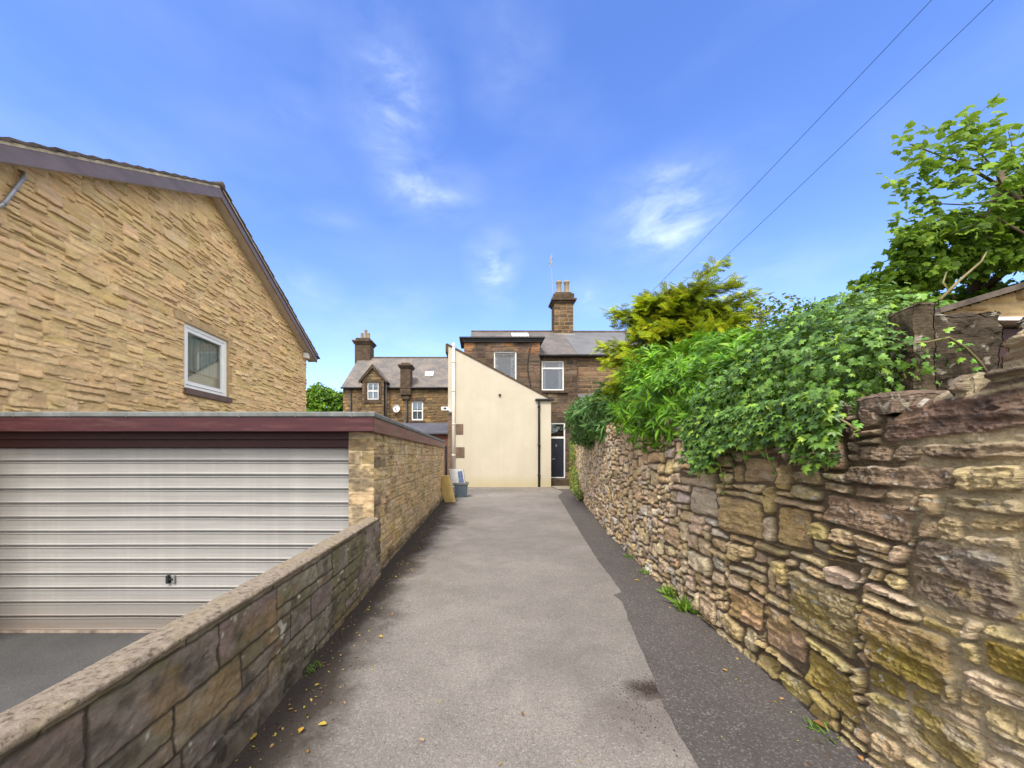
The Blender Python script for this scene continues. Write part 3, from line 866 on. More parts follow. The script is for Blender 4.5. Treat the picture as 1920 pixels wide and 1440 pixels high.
g = MB(); g.box((-7.2, 4.385, 1.79), (-1.264, 4.41, 1.955), .003); g.build('front_fascia', M['maroon'], gar)
g = MB(); g.box((-1.289, 4.412, 1.785), (-1.264, 13.15, 1.953), .003); g.build('side_fascia', M['maroon_side'], gar)
g = MB(); g.box((-7.2, 4.41, 1.79), (-1.29, 13.1, 1.83)); g.build('soffit', M['maroon_dark'], gar)
g = MB()
g.prism([(-7.25, 4.372), (-1.25, 4.372), (-1.25, 13.17), (-7.25, 13.17)], 1.957, 2.02, .012)
for k in range(9): g.box((-6.8 + k * .66, 4.369, 1.957), (-6.79 + k * .66, 4.373, 2.01))
for k in range(12): g.box((-1.251, 4.7 + k * .7, 1.957), (-1.247, 4.715 + k * .7, 2.01))
g.build('roof_felt', M['felt'], gar)
g = MB(); g.tube([(-1.235, 13.24, 0.02), (-1.235, 13.24, 1.86)], .04, 10); g.build('downpipe', M['black'], gar, True)

# ------------------------------------------------------------------ gabled house on the left
XW, XB = -6.38, -6.1
hs = thing('gabled_house', 'buff stone house with plum bargeboards and one white window in its tall gable', 'house', (XW, 8.8, -.69))
AP, EV, LE = (8.77, 7.79), (13.9, 5.20), (3.1, 4.52)        # apex, right eave, left eave of the roof line (y,z), board top
def roofz(y): return np.where(y < AP[0], LE[1] + (AP[1] - LE[1]) * (y - LE[0]) / (AP[0] - LE[0]), AP[1] + (EV[1] - AP[1]) * (y - AP[0]) / (EV[0] - AP[0]))
rs = random.Random(41)
st4 = Stones(2.9, 13.7, 1.5, 7.8, .015)
st4.courses(lambda k, r: r.choice([.15, .225, .225]), lambda r: r.choice([.22, .32, .45, .45, .6]) + r.uniform(-.04, .04), rs, .34)
WIN = (8.03, 9.40, 2.97, 4.38)
def house_col(ID, d, S, Z, loc, n):
    r = np.random.default_rng(10)
    c = pal(r, n, [(.74, .53, .275), (.72, .515, .26), (.76, .56, .31), (.71, .50, .265), (.73, .52, .30), (.71, .52, .24)], [5, 4, 4, 3, 3, 2])[ID]
    lu, lv, off = loc
    c = (c * .65 + np.array([.26, .175, .085])) * .93; c = c * (.8 + .4 * fbm(S * 3 + off, Z * 22, 91, 4, .6))[..., None]
    p = sstep(.5, .7, fbm(S * 2.2 + off, Z * 9, 92, 4))[..., None] * .28
    c = c * (1 - p) + np.array([.46, .27, .16]) * p
    y = sstep(.62, .77, fbm(S * 1.7, Z * 5 + off, 93, 3))[..., None] * .35
    c = c * (1 - y) + np.array([.5, .36, .1]) * y
    k = sstep(.004, -.003, d)[..., None]
    mo = np.array([.64, .47, .27]) * (.8 + .4 * fbm(S * 9, Z * 9, 94, 3))[..., None]
    return np.clip(c * (1 - k) + mo * k, 0, 1)
flat_wall('gable_wall', M['ashlar'], hs, fr_x(XW), 2.95, 13.62, 1.6, 7.75, .0125, st4, house_col, 401, holes=[WIN],
          top=lambda s: roofz(s) - .03, warp=(.008, .005), gap=.004, rnd=.010, bev=.012, depth=.004, prot=.005, rough=.006, strata=.004, skew=.004, tilt=.05, rock=.032)
st4l = Stones(2.9, 4.7, -.75, 1.65, .015)
st4l.courses(lambda k, r: r.choice([.15, .225, .225]), lambda r: r.choice([.22, .32, .45, .45, .6]) + r.uniform(-.04, .04), rs, .34)
flat_wall('lower_gable_wall', M['ashlar'], hs, fr_x(XW), 2.95, 4.62, -.7, 1.6, .02, st4l, house_col, 402, warp=(.008, .005), gap=.004, rnd=.010, bev=.012, depth=.004, prot=.005, rough=.006, strata=.004, skew=.004, tilt=.05, rock=.032)
# main body (the part of the house behind the gable face)
g = MB()
g.ext([(2.95, -.7), (13.6, -.7), (13.6, 5.2), (8.77, 7.64), (2.95, 4.3)], 'x', -13.5, -6.62); g.build('house_body', M['lintel'], hs)
g = MB(); g.box((-6.62, 2.95, -.7), (XW - .012, 13.6, 1.75)); g.box((-6.62, 13.55, 1.7), (XW - .006, 13.61, 5.25)); g.build('lower_wall', M['lintel'], hs)
# window
wd = MB()
y0, y1, z0, z1 = WIN
fo, fi = XW - .03, XW - .10
def frame_x(mb, y0, y1, z0, z1, w, xa, xb):
    mb.box((xa, y0, z0), (xb, y0 + w, z1)).box((xa, y1 - w, z0), (xb, y1, z1)).box((xa, y0 + w, z0), (xb, y1 - w, z0 + w)).box((xa, y0 + w, z1 - w), (xb, y1 - w, z1))
frame_x(wd, y0, y1, z0 + .002, z1, .075, fo - .07, fo)
wf = wd.build('window', M['white'], hs, bevel=.006)
wd = MB(); frame_x(wd, y0 + .077, y1 - .077, z0 + .1, z1 - .077, .075, fo - .09, fo - .018); wd.build('sash', M['white'], wf, bevel=.006)
g = MB(); g.face([(fo - .055, y0 + .14, z0 + .16), (fo - .055, y1 - .14, z0 + .16), (fo - .055, y1 - .14, z1 - .14), (fo - .055, y0 + .14, z1 - .14)]); g.build('pane', M['glass'], wf)
# net curtain: gathered folds
yc = np.linspace(y0 + .08, y1 - .08, 130); zc = np.linspace(z0 + .45, z1 - .08, 4)
Vq = np.array([[(fo - .15 + .016 * math.sin(y * 62) + .008 * math.sin(y * 23), y, z) for z in zc] for y in yc]).reshape(-1, 3)
mesh('curtain', Vq, grid_faces(130, 4), M['curtain'], wf, smooth=True)
g = MB(); g.box((fo - .24, y0 + .08, z0 + .1), (fo - .2, y1 - .08, z0 + .62)); g.build('blind', mat_plain('cream_blind', (.66, .64, .52), .9, .1, 4), wf)
g = MB(); g.box((-7.2, y0 - .3, z0 - .3), (-7.1, y1 + .3, z1 + .3)); g.build('room', M['room'], wf)
g = MB()   # reveals
for a, b in (((XW - .26, y0 - .02, z0), (XW - .004, y0, z1)), ((XW - .26, y1, z0), (XW - .004, y1 + .02, z1)), ((XW - .26, y0, z1), (XW - .004, y1, z1 + .02))): g.box(a, b)
g.build('reveal', M['lintel'], wf)
g = MB(); g.box((XW - .2, y0 - .04, z0 - .135), (XW + .075, y1 + .07, z0), .006); g.build('sill', M['sill'], wf)
g = MB(); g.box((XW - .1, y0 - .28, z1 + .003), (XW + .022, y1 + .16, z1 + .17), .004); g.box((XW - .1, y1 + .005, z0 + .01), (XW + .016, y1 + .14, z1), .004); g.build('lintel', M['lintel'], wf)
# bargeboards, soffits, roof with a ragged tile verge
def slope_pt(t, side): 
    a, b = (AP, EV) if side else (AP, LE)
    return (a[0] + (b[0] - a[0]) * t, a[1] + (b[1] - a[1]) * t)
for side in (0, 1):
    a, b = slope_pt(0, side), slope_pt(1.0, side)
    dep = .225
    g = MB(); g.ext([a, b, (b[0], b[1] - dep), (a[0], a[1] - dep)], 'x', XB - .03, XB); g.build('bargeboard', M['plum'], hs)
    if side:
        g = MB(); g.ext([(a[0], a[1] - .03), (b[0], b[1] - .03), (b[0], b[1] - .06), (a[0], a[1] - .06)], 'x', XB, XB + .018); g.build('drip_strip', mat_plain('dark_strip', (.05, .035, .04), .6), hs)
    g = MB(); g.ext([(a[0], a[1] - dep + .02), (b[0], b[1] - dep + .02), (b[0], b[1] - dep + .045), (a[0], a[1] - dep + .045)], 'x', XW - .05, XB - .031); g.build('soffit', M['soffit'], hs)
rf = MB()
for side in (0, 1):
    a, b = slope_pt(0, side), slope_pt(1.035 if side else 1.0, side)
    L = math.dist(a, b); d = ((b[0] - a[0]) / L, (b[1] - a[1]) / L); nn = (-d[1], d[0]) if d[0] > 0 else (d[1], -d[0])
    nt_ = int(L / .3)
    for k in range(nt_ + 1):
        t0, t1 = k * .3, min(L, k * .3 + .33)
        if t1 - t0 < .05: continue
        jx = rr_.uniform(-.012, .012)
        p0 = (a[0] + d[0] * t0, a[1] + d[1] * t0); p1 = (a[0] + d[0] * t1, a[1] + d[1] * t1)
        q = [(p0[0] + nn[0] * .035, p0[1] + nn[1] * .035), (p1[0] + nn[0] * .055, p1[1] + nn[1] * .055), (p1[0] + nn[0] * .09, p1[1] + nn[1] * .09), (p0[0] + nn[0] * .06, p0[1] + nn[1] * .06)]
        # each course of tiles waves across the roof
        rf.ext(q, 'x', -13.5, XB + .03 + jx)
roof = rf.build('roof', M['tile'], hs)
g = MB()
for side in (0, 1):
    a, b = slope_pt(0, side), slope_pt(1, side)
    g.ext([a, b, (b[0], b[1] + .05), (a[0], a[1] + .05)], 'x', XB - .3, XB + .006)
g.build('verge_mortar', M['verge'], roof)
g = MB(); g.tube([(-13.5, AP[0], AP[1] + .06), (XB + .04, AP[0], AP[1] + .06)], .085, 10); g.build('ridge_tile', M['tile'], roof, True)
g = MB(); g.box((XW + .02, 13.35, 5.02), (XW + .16, 13.55, 5.2), .01); g.build('eaves_box', M['white'], hs)
g = MB(); g.tube([(-13.4, 13.93, 5.13), (XB - .02, 13.93, 5.13)], .06, 10); g.build('gutter', M['plum'], hs, True)
# grey overflow pipe slanting out of the wall under the left bargeboard
p0 = (XW + .03, 4.98, 4.95); pts = [(XW - .05, 5.12, 5.44), (XW + .05, 5.17, 5.42), (XW + .07, 5.15, 5.34), (XW + .08, 5.05, 5.12), (XW + .1, 4.92, 4.84), (XW + .07, 4.80, 4.62)]
g = MB(); g.tube(pts, [.02, .024, .024, .024, .024, .022], 10)
for q in (2, 3, 4): g.tube([Vector(pts[q]) + Vector((0, .004, .01)), Vector(pts[q]) - Vector((0, .01, .02))], .032, 10)
g.build('overflow_pipe', M['metal'], hs, True)

# ------------------------------------------------------------------ cream lean-to
YC = 18.1
ex = thing('rendered_lean_to', 'cream rendered lean-to with a steep single-pitch roof falling to the right, blank to the driveway', 'lean-to', (.9, YC, 0))
x0, x1, zt, zr = -1.6, 3.39, 6.86, 4.24
g = MB(); g.ext([(x0, -.1), (x1, -.1), (x1, zr), (x0, zt)], 'y', YC, 19.4); g.build('rendered_wall', M['render'], ex)
g = MB(); dx, dz = x1 - x0, zr - zt; L = math.hypot(dx, dz); ux, uz = dx / L, dz / L
q = [(x0 - .1 * ux, zt + .004 - .1 * uz), (x1 + .03 * ux, zr + .004 + .03 * uz)]
g.ext([q[0], q[1], (q[1][0] - uz * .06, q[1][1] + ux * .06), (q[0][0] - uz * .06, q[0][1] + ux * .06)], 'y', YC - .05, 19.4); rfl = g.build('roof', M['darklintel'], ex)
g = MB(); g.box((x0 - .12, YC - .05, zt - .36), (x0 - .002, 19.35, zt + .06), .01); g.build('verge_board', M['darklintel'], rfl)
g = MB(); g.tube([(-1.33, YC - .09, .55), (-1.33, YC - .09, 6.72)], .075, 12)
for z in (1.5, 3.0, 4.6, 6.0): g.tube([(-1.33, YC - .09, z), (-1.33, YC - .09, z + .07)], .088, 12)
g.tube([(-1.33, YC - .09, 6.7), (-1.33, YC - .05, 6.95)], .06, 12)
g.build('white_downpipe', M['offwhite'], ex, True)
g = MB(); g.tube([(2.80, YC - .08, 0.02), (2.80, YC - .08, 4.1), (2.80, YC - .06, 4.2)], .055, 12)
for z in (.55, 2.0, 3.85): g.tube([(2.80, YC - .08, z), (2.80, YC - .08, z + .1)], .072, 12)
g.build('black_downpipe', M['black'], ex, True)
g = MB(); g.box((2.62, YC - .13, 4.17), (3.52, YC - .005, 4.27), .02); g.build('gutter', M['black'], ex)
g = MB(); g.tube([(.91, YC + .05, 4.46), (.91, YC - .07, 4.45)], .06, 12); g.build('vent_pipe', M['darklintel'], ex, True)
qst = mat_plain('quoin_stone', (.165, .115, .085), .9, .3, 5, .2, .4)
for (a, b, c, d) in ((-1.22, -.86, 2.53, 3.05), (-1.22, -.80, 1.40, 1.93)):
    g = MB(); g.box((a, YC - .012, c), (b, YC + .1, d), .008); g.build('quoin', qst, ex)
g = MB()
for k in range(9):
    z = .1 + k * .385; g.box((-1.605 - rr_.uniform(0, .01), YC - .010 - rr_.uniform(0, .01), z), (-1.395 - rr_.uniform(0, .03), YC + .2, z + .375), .008)
g.build('corner_stone', qst, ex)
sl = thing('security_light', 'small white security light fixed at the corner of the cream lean-to by the pipe', 'light', (-1.5, YC - .1, 3.6))
g = MB(); g.box((-1.92, YC - .2, 3.68), (-1.55, YC - .05, 3.86), .02); g.build('lamp_head', M['white'], sl)
g = MB(); g.tube([(-1.60, YC - .12, 3.74), (-1.44, YC - .04, 3.62)], .07, 10); g.build('bracket', M['white'], sl, True)
g = MB(); g.box((-1.80, YC - .204, 3.74), (-1.66, YC - .201, 3.83)); g.build('lens', M['black'], sl)

# ------------------------------------------------------------------ rear terrace (two houses)
def brown_wall(pal_, mort, darkk):
    def f(ID, d, S, Z, loc, n):
        r = np.random.default_rng(n)
        c = pal(r, n, *pal_)[ID]
        c = c * (.62 + .76 * fbm(S * 2.2, Z * 4, 111, 4, .6))[..., None]
        a = sstep(.5, .68, fbm(S * .9, Z * 1.5, 112, 4))[..., None] * darkk
        c = c * (1 - a) + np.array([.045, .032, .026]) * a
        k = sstep(.012, -.004, d)[..., None]
        mo = np.array(mort) * (.6 + .8 * fbm(S * 2, Z * 2, 113, 3))[..., None]
        return np.clip(c * (1 - k) + mo * k, 0, 1)
    return f
BR1 = ([(.115, .085, .062), (.155, .11, .075), (.085, .066, .052), (.185, .132, .088), (.13, .09, .066)], [4, 3, 3, 2, 3])
BR2 = ([(.15, .1, .065), (.19, .125, .075), (.1, .072, .052), (.17, .115, .08)], [3, 3, 2, 3])
YF = 19.6
th = thing('terraced_house', 'brown stone terraced house behind the cream lean-to with a navy door and projecting upper bay', 'house', (1.5, YF, 0))
kwf = dict(warp=(.02, .015), gap=.012, rnd=.03, bev=.03, depth=.012, prot=.012, rough=.02, strata=.01, skew=.012, tilt=.08)
rs = random.Random(51)
W2 = (3.18, 4.36, 4.95, 6.50); DR = (3.55, 4.42, .34, 3.25)
stf = Stones(-.7, 5.1, -.1, 6.9, .025); stf.courses(lambda k, r: r.choice([.2, .25, .3]), lambda r: r.uniform(.3, .75), rs, .1)
flat_wall('wall', M['farstone'], th, fr_y(YF), -.62, 5.05, 0, 6.85, .025, stf, brown_wall(BR1, (.12, .08, .05), .6), 501, holes=[W2, DR], **kwf)
def win_y(parent, x0, x1, z0, z1, Y, bars=(), fmat='white', w=.07, glass='glass_far', curtain=True, dep=.12, inner=None):
    """a window facing the camera, set back from Y; children of the frame"""
    g = MB(); ya, yb = Y + dep - .05, Y + dep + .03
    g.box((x0, ya, z0), (x0 + w, yb, z1)).box((x1 - w, ya, z0), (x1, yb, z1)).box((x0 + w, ya, z0), (x1 - w, yb, z0 + w)).box((x0 + w, ya, z1 - w), (x1 - w, yb, z1))
    for k, a, ww in bars:
        if k == 'h': g.box((x0 + w, ya + .006, a - ww / 2), (x1 - w, yb - .006, a + ww / 2))
        else: g.box((a - ww / 2, ya + .012, z0 + w), (a + ww / 2, yb - .012, z1 - w))
    o = g.build('window', M[fmat], parent)
    g = MB(); yp = Y + dep + .005; g.face([(x0 + w, yp, z0 + w), (x1 - w, yp, z0 + w), (x1 - w, yp, z1 - w), (x0 + w, yp, z1 - w)]); g.build('pane', M[glass], o)
    if curtain:
        g = MB()
        n = 26
        spans = [(x0 + .02, x0 + (x1 - x0) * .2), (x0 + (x1 - x0) * .76, x1 - .02)] if curtain == 'sides' else [(x0 + .02, x1 - .02)]
        for a, b in spans:
            xs = np.linspace(a, b, n)
            for u, v in zip(xs[:-1], xs[1:]):
                fu, fv = .012 * math.sin(u * 31), .012 * math.sin(v * 31)
                g.face([(u, Y + dep + .12 + fu, z0), (v, Y + dep + .12 + fv, z0), (v, Y + dep + .12 + fv, z1 - .03), (u, Y + dep + .12 + fu, z1 - .03)])
        g.build('curtain', M['curtain_pale'], o)
    g = MB(); g.box((x0 - .3, Y + .9, z0 - .3), (x1 + .3, Y + .95, z1 + .3)); g.build('room', M['room'], o)
    g = MB()
    g.box((x0 - .03, Y + .01, z0), (x0 - .001, Y + .3, z1)).box((x1 + .001, Y + .01, z0), (x1 + .03, Y + .3, z1)).box((x0, Y + .01, z1 + .001), (x1, Y + .3, z1 + .03)).box((x0, Y + .01, z0 - .03), (x1, Y + .3, z0 - .001))
    g.build('reveal', M['darklintel'], o)
    return o
o = win_y(th, *W2, YF, bars=[('h', 6.12, .09)], curtain='sides')
g = MB(); g.box((3.25, YF + .07, 6.2), (4.29, YF + .16, 6.45)); 
g = MB(); g.box((W2[0] - .12, YF - .1, W2[2] - .15), (W2[1] + .2, YF + .2, W2[2] - .031), .01); g.build('sill', M['darklintel'], o)
# front door with a glazed top light
d = MB(); x0d, x1d, zb, zt2 = DR
d.box((x0d, YF + .03, zb), (x0d + .06, YF + .12, zt2)).box((x1d - .065, YF + .03, zb), (x1d, YF + .12, zt2)).box((x0d + .06, YF + .03, zt2 - .07), (x1d - .065, YF + .12, zt2)).box((x0d + .06, YF + .03, 2.42), (x1d - .065, YF + .12, 2.52)).box((x0d + .06, YF + .03, zb), (x1d - .065, YF + .12, zb + .05))
dr = d.build('door', M['white'], th)
g = MB(); g.box((x0d + .065, YF + .06, zb + .052), (x1d - .07, YF + .1, 2.415))
for (a, b) in ((.75, 1.45), (1.62, 2.3)):
    for (u, v) in ((3.66, 3.93), (4.0, 4.28)): g.box((u, YF + .052, a), (v, YF + .0595, b), .003)
g.build('door_leaf', M['door'], dr)
g = MB(); g.face([(x0d + .06, YF + .09, 2.52), (x1d - .065, YF + .09, 2.52), (x1d - .065, YF + .09, zt2 - .07), (x0d + .06, YF + .09, zt2 - .07)]); g.build('top_light', M['glass_far'], dr)
g = MB(); g.box((x0d, YF + .4, 2.4), (x1d, YF + .45, zt2)); g.build('hallway', mat_plain('dark_hall', (.03, .04, .03), .9), dr)
g = MB(); g.box((3.72, YF + .02, 1.32), (3.88, YF + .058, 1.36), .004); g.build('letter_plate', M['metal'], dr); g = MB(); g.box((3.93, YF + .04, 1.98), (3.98, YF + .052, 2.12), .003); g.build('door_knocker', M['metal'], dr)
g = MB(); g.box((3.42, YF - .8, -.02), (4.75, YF + .04, .30), .01); g.build('doorstep', M['darklintel'], th)
g = MB(); g.box((x0d - .1, YF - .012, zt2 + .002), (x1d + .12, YF + .2, zt2 + .3), .01); g.build('door_lintel', M['darklintel'], th)
# roof: two slopes, ridge along x
ER, RZ, YR = 6.86, 9.37, 23.6
def gable_roof(parent, x0, x1, ye, ze, yr, zr, mat, yb=None, over=.18):
    yb = yb or 2 * yr - ye
    g = MB(); dy, dz = yr - ye, zr - ze; L = math.hypot(dy, dz)
    e = (ye - over * dy / L, ze - over * dz / L)
    g.face([(x0, e[0], e[1]), (x1, e[0], e[1]), (x1, yr, zr), (x0, yr, zr)], [(x0, 0), (x1, 0), (x1, L), (x0, L)])
    g.face([(x1, yb, ze), (x0, yb, ze), (x0, yr, zr), (x1, yr, zr)], [(x1, 0), (x0, 0), (x0, L), (x1, L)])
    g.face([(x0, e[0], e[1] - .05), (x1, e[0], e[1] - .05), (x1, e[0], e[1]), (x0, e[0], e[1])])
    for x in (x0, x1): g.face([(x, e[0], e[1]), (x, yr, zr), (x, yb, ze), (x, yb, ze - .06), (x, yr, zr - .06), (x, e[0], e[1] - .06)])
    o = g.build('roof', mat, parent)
    # ridge tiles, one by one
    g = MB(); x = x0
    while x < x1 - .1:
        b = min(x1, x + .44); g.ext([(yr - .14, zr - .07), (yr, zr + .07), (yr + .14, zr - .07)], 'x', x, b - .012); x = b
    g.build('ridge_tiles', M['darklintel'], o)
    return o
r1 = gable_roof(th, -.62, 5.05, YF, ER, YR, RZ, M['slate'])
g = MB(); g.tube([(3.0, YF - .24, ER - .14), (5.05, YF - .24, ER - .14)], .065, 8); g.build('gutter', M['black'], th, True)
g = MB(); g.ext([(YF + .25, 0), (27.5, 0), (27.5, 6.8), (YR, RZ - .08), (YF + .25, 7.0)], 'x', -.6, 4.9); g.build('house_body', M['darklintel'], th)
def on_roof(x, t, up=0.0, ye=YF, ze=ER, yr=YR, zr=RZ):
    dy, dz = yr - ye, zr - ze; L = math.hypot(dy, dz)
    return (x, ye + dy * t - up * dz / L, ze + dz * t + up * dy / L)
def skylight(parent, x0, x1, t0, t1, **k):
    g = MB(); a, b, c, d = on_roof(x0, t0, .0, **k), on_roof(x1, t0, .0, **k), on_roof(x1, t1, .0, **k), on_roof(x0, t1, .0, **k)
    A, B, C_, D = on_roof(x0, t0, .08, **k), on_roof(x1, t0, .08, **k), on_roof(x1, t1, .08, **k), on_roof(x0, t1, .08, **k)
    for q in ((a, b, B, A), (b, c, C_, B), (c, d, D, C_), (d, a, A, D), (A, B, C_, D)): g.face(q)
    o = g.build('skylight', M['white'], parent)
    ix, it = (x1 - x0) * .12, (t1 - t0) * .12
    g = MB(); g.face([on_roof(x0 + ix, t0 + it, .085, **k), on_roof(x1 - ix, t0 + it, .085, **k), on_roof(x1 - ix, t1 - it, .085, **k), on_roof(x0 + ix, t1 - it, .085, **k)])
    g.build('pane', mat_plain('skylight_glass', (.6, .64, .68), .1, .05, 2, .8, 0), o)
skylight(r1, 1.86, 2.88, .7, .86)
# bay rising through the eaves
YB = 19.35
bay = MB(); bay.box((-.86, YB + .02, 3.9), (3.03, 21.2, 7.46)); by = bay.build('bay', M['darklintel'], th)
stb = Stones(-.95, 3.1, 3.8, 7.8, .025); stb.courses(lambda k, r: r.choice([.25, .3, .35]), lambda r: r.uniform(.4, .9), rs, .05)
WB = (.66, 1.84, 5.35, 6.94)
def bay_col(ID, d, S, Z, loc, n):
    c = brown_wall(BR1, (.11, .07, .045), .55)(ID, d, S, Z, loc, n)
    a = (sstep(.42, .6, fbm(S * 1.4, Z * 2.2, 121, 4)) * sstep(6.6, 7.2, Z) * .9)[..., None]
    return c * (1 - a) + np.array([.31, .155, .075]) * a
bay.v = []; 
by2 = flat_wall('bay_face', M['farstone'], by, fr_y(YB), -.88, 3.05, 3.9, 7.48, .025, stb, bay_col, 511, holes=[WB], **kwf)
by.data.clear_geometry(); tmp = MB(); tmp.box((-.86, YB + .95, 3.9), (3.03, 21.4, 7.45)).box((-.86, YB + .02, 3.9), (-.5, YB + .95, 7.45)).box((2.7, YB + .02, 3.9), (3.03, YB + .95, 7.45)).box((-.5, YB + .02, 7.2), (2.7, YB + .95, 7.45)).box((-.5, YB + .02, 3.9), (2.7, YB + .95, 4.9))
t_o = tmp.build('bay_body', M['darklintel'], None); by.data = t_o.data; bpy.data.objects.remove(t_o)
by.data.transform(__import__('mathutils').Matrix.Translation(-Vector(th.location)))
g = MB(); g.box((-1.0, YB - .14, 7.47), (3.2, YB + .3, 7.525)).box((-1.12, YB - .22, 7.53), (3.28, 21.0, 7.63), .02).box((-.95, YB - .1, 7.38), (3.12, YB - .02, 7.467), .01); g.build('bay_gutter', M['black'], by)
o = win_y(th, *WB, YB, curtain='sides')
cp = [(2.62, YB - .05, 7.36), (2.5, YB - .05, 7.0), (2.42, YB - .05, 6.4), (2.42, YB - .05, 5.9), (2.55, YB - .05, 5.2), (2.6, YB - .05, 4.9)]
g = MB(); g.tube(cp, .025, 8); g.build('bay_pipe', M['black'], th, True)
# chimney on the ridge
cx0, cx1, cy0, cy1 = 4.55, 5.73, 23.2, 24.1
ch = MB(); ch.box((cx0, cy0 + .02, 8.9), (cx1, cy1, 11.0))
chim = thing('chimney_stack', 'stone chimney stack with two tall clay pots rising from the terrace ridge', 'chimney', (5.1, 23.6, 9.2))
cb = ch.build('stack', M['darklintel'], chim)
stc = Stones(cx0 - .05, cx1 + .05, 8.9, 11.1, .02); stc.courses(lambda k, r: .24, lambda r: r.uniform(.25, .6), rs, 0)
flat_wall('stack_face', M['farstone'], chim, fr_y(cy0), cx0, cx1, 8.9, 11.0, .02, stc, brown_wall(BR2, (.24, .165, .08), .35), 521, **kwf)
g = MB(); g.box((cx0 - .08, cy0 - .08, 11.0), (cx1 + .08, cy1 + .08, 11.12), .02).box((cx0 - .18, cy0 - .18, 11.12), (cx1 + .18, cy1 + .18, 11.27), .03).box((cx0 - .05, cy0 - .05, 11.27), (cx1 + .05, cy1 + .05, 11.62), .05).box((cx0 + .08, cy0 + .08, 11.6), (cx1 - .08, cy1 - .08, 11.74), .03); g.build('cornice', M['darklintel'], chim)
for x in (4.93, 5.42):
    g = MB(); g.lathe((x, 23.65, 11.7), [(.19, 0), (.16, .12), (.15, .7), (.19, .74), (.2, .82), (.16, .86), (.13, .87), (.12, .6)], 16); g.build('chimney_pot', M['pot'], chim, True)
g = MB(); g.box((cx0 - .06, cy0 - .12, 8.93), (cx1 + .06, cy0 - .02, 9.06), .01); g.build('flashing', M['lead'], chim)
# aerial
ae = thing('television_aerial', 'thin television aerial on a mast beside the chimney stack', 'aerial', (4.42, 23.3, 11.0))
g = MB(); g.tube([(4.5, 23.3, 11.1), (4.36, 23.3, 13.9)], .018, 6); g.build('mast', M['metal'], ae)
g = MB(); g.tube([(4.42, 23.0, 13.7), (4.3, 23.55, 13.62)], .015, 6)
for k in range(7): 
    t = k / 6; y = 23.0 + .55 * t; g.tube([(4.36 - .05 * t, y, 13.35 - .05 * t), (4.36 - .05 * t, y, 13.98 - .1 * t)], .012, 5)
g.build('antenna', M['metal'], ae)
# neighbour
nb = thing('neighbour_house', 'brown stone terrace end under grey slate, half hidden by the golden conifer', 'house', (8, YF, 0))
stn = Stones(5, 14, -.1, 6.9, .025); stn.courses(lambda k, r: r.choice([.2, .25]), lambda r: r.uniform(.35, .9), rs, .05)
WN = (7.2, 8.3, 5.1, 6.35)
flat_wall('wall', M['farstone'], nb, fr_y(YF + .03), 5.06, 13.5, 0, 6.85, .025, stn, brown_wall(BR2, (.22, .15, .085), .5), 531, holes=[WN], **kwf)
win_y(nb, *WN, YF + .03, curtain=True)
r2 = gable_roof(nb, 5.07, 13.6, YF, ER, YR, RZ - .02, M['slate_grey'])
g = MB(); g.tube([(5.06, YF - .24, ER - .14), (13.6, YF - .24, ER - .14)], .065, 8); g.build('gutter', M['black'], nb, True)
g = MB(); g.ext([(YF + 1.2, 0), (27.5, 0), (27.5, 6.8), (YR, RZ - .1), (YF + 1.2, 7.4)], 'x', 5.07, 13.5); g.build('house_body', M['darklintel'], nb)
g = MB(); g.tube([(5.06, YF - .05, 0), (5.06, YF - .05, 6.7)], .03, 8); g.build('rainwater_pipe', M['darklintel'], nb, True)
g = MB(); g.face([(5.25, YF - .75, 4.1), (6.6, YF - .75, 4.1), (6.6, YF - .02, 4.75), (5.0, YF - .02, 4.75)]); g.box((5.25, YF - .77, 4.0), (6.6, YF - .73, 4.1)); g.build('canopy', M['slate_dark'], nb)

# ------------------------------------------------------------------ far house beyond the garage
YH = 30.0
fh = thing('gabled_terrace', 'older brown stone house beyond the garage roof with a gabled dormer and white sash windows', 'house', (-6.5, YH, 0))
stq = Stones(-11.3, -1, 2, 7.2, .04); stq.courses(lambda k, r: r.choice([.2, .24, .28]), lambda r: r.uniform(.25, .6), rs, .1)
W3 = (-5.6, -4.66, 4.37, 5.92)
BR3 = ([(.22, .14, .065), (.17, .11, .06), (.27, .17, .075), (.12, .085, .055), (.2, .14, .08)], [3, 3, 3, 3, 2])
kwh = dict(warp=(.04, .03), gap=.015, rnd=.05, bev=.04, depth=.02, prot=.02, rough=.03, strata=.01, skew=.02, tilt=.15)
flat_wall('wall', M['farstone'], fh, fr_y(YH), -11.1, -1.2, 2, 7.05, .04, stq, brown_wall(BR3, (.16, .11, .06), .45), 541, holes=[W3], **kwh)
KF = dict(ye=YH, ze=7.05, yr=34.5, zr=10.6)
rf3 = gable_roof(fh, -11.25, -1.1, YH, 7.05, 34.5, 10.6, M['slate_far'])
g = MB(); g.ext([(YH + 1.1, 0), (38.5, 0), (38.5, 7.0), (34.5, 10.5), (YH + 1.1, 7.7)], 'x', -11.08, -1.3); g.build('house_body', M['darklintel'], fh)
g = MB(); g.tube([(-11.2, YH - .22, 6.93), (-1.2, YH - .22, 6.93)], .07, 8); g.build('gutter', M['black'], fh, True)
g = MB(); g.tube([(-10.45, YH - .1, 2), (-10.45, YH - .1, 6.9)], .06, 8); g.build('downpipe', M['black'], fh, True)
g = MB(); g.tube([(-7.5, YH - .45, 2), (-7.5, YH - .45, 7.4)], .07, 8); g.build('downpipe', M['black'], fh, True)
win_y(fh, *W3, YH, bars=[('h', 5.14, .09), ('v', -5.13, .03)], w=.11, curtain=True)
g = MB(); g.box((W3[0] - .12, YH - .06, W3[3]), (W3[1] + .12, YH + .1, W3[3] + .22)); g.build('window_lintel', M['darklintel'], fh)
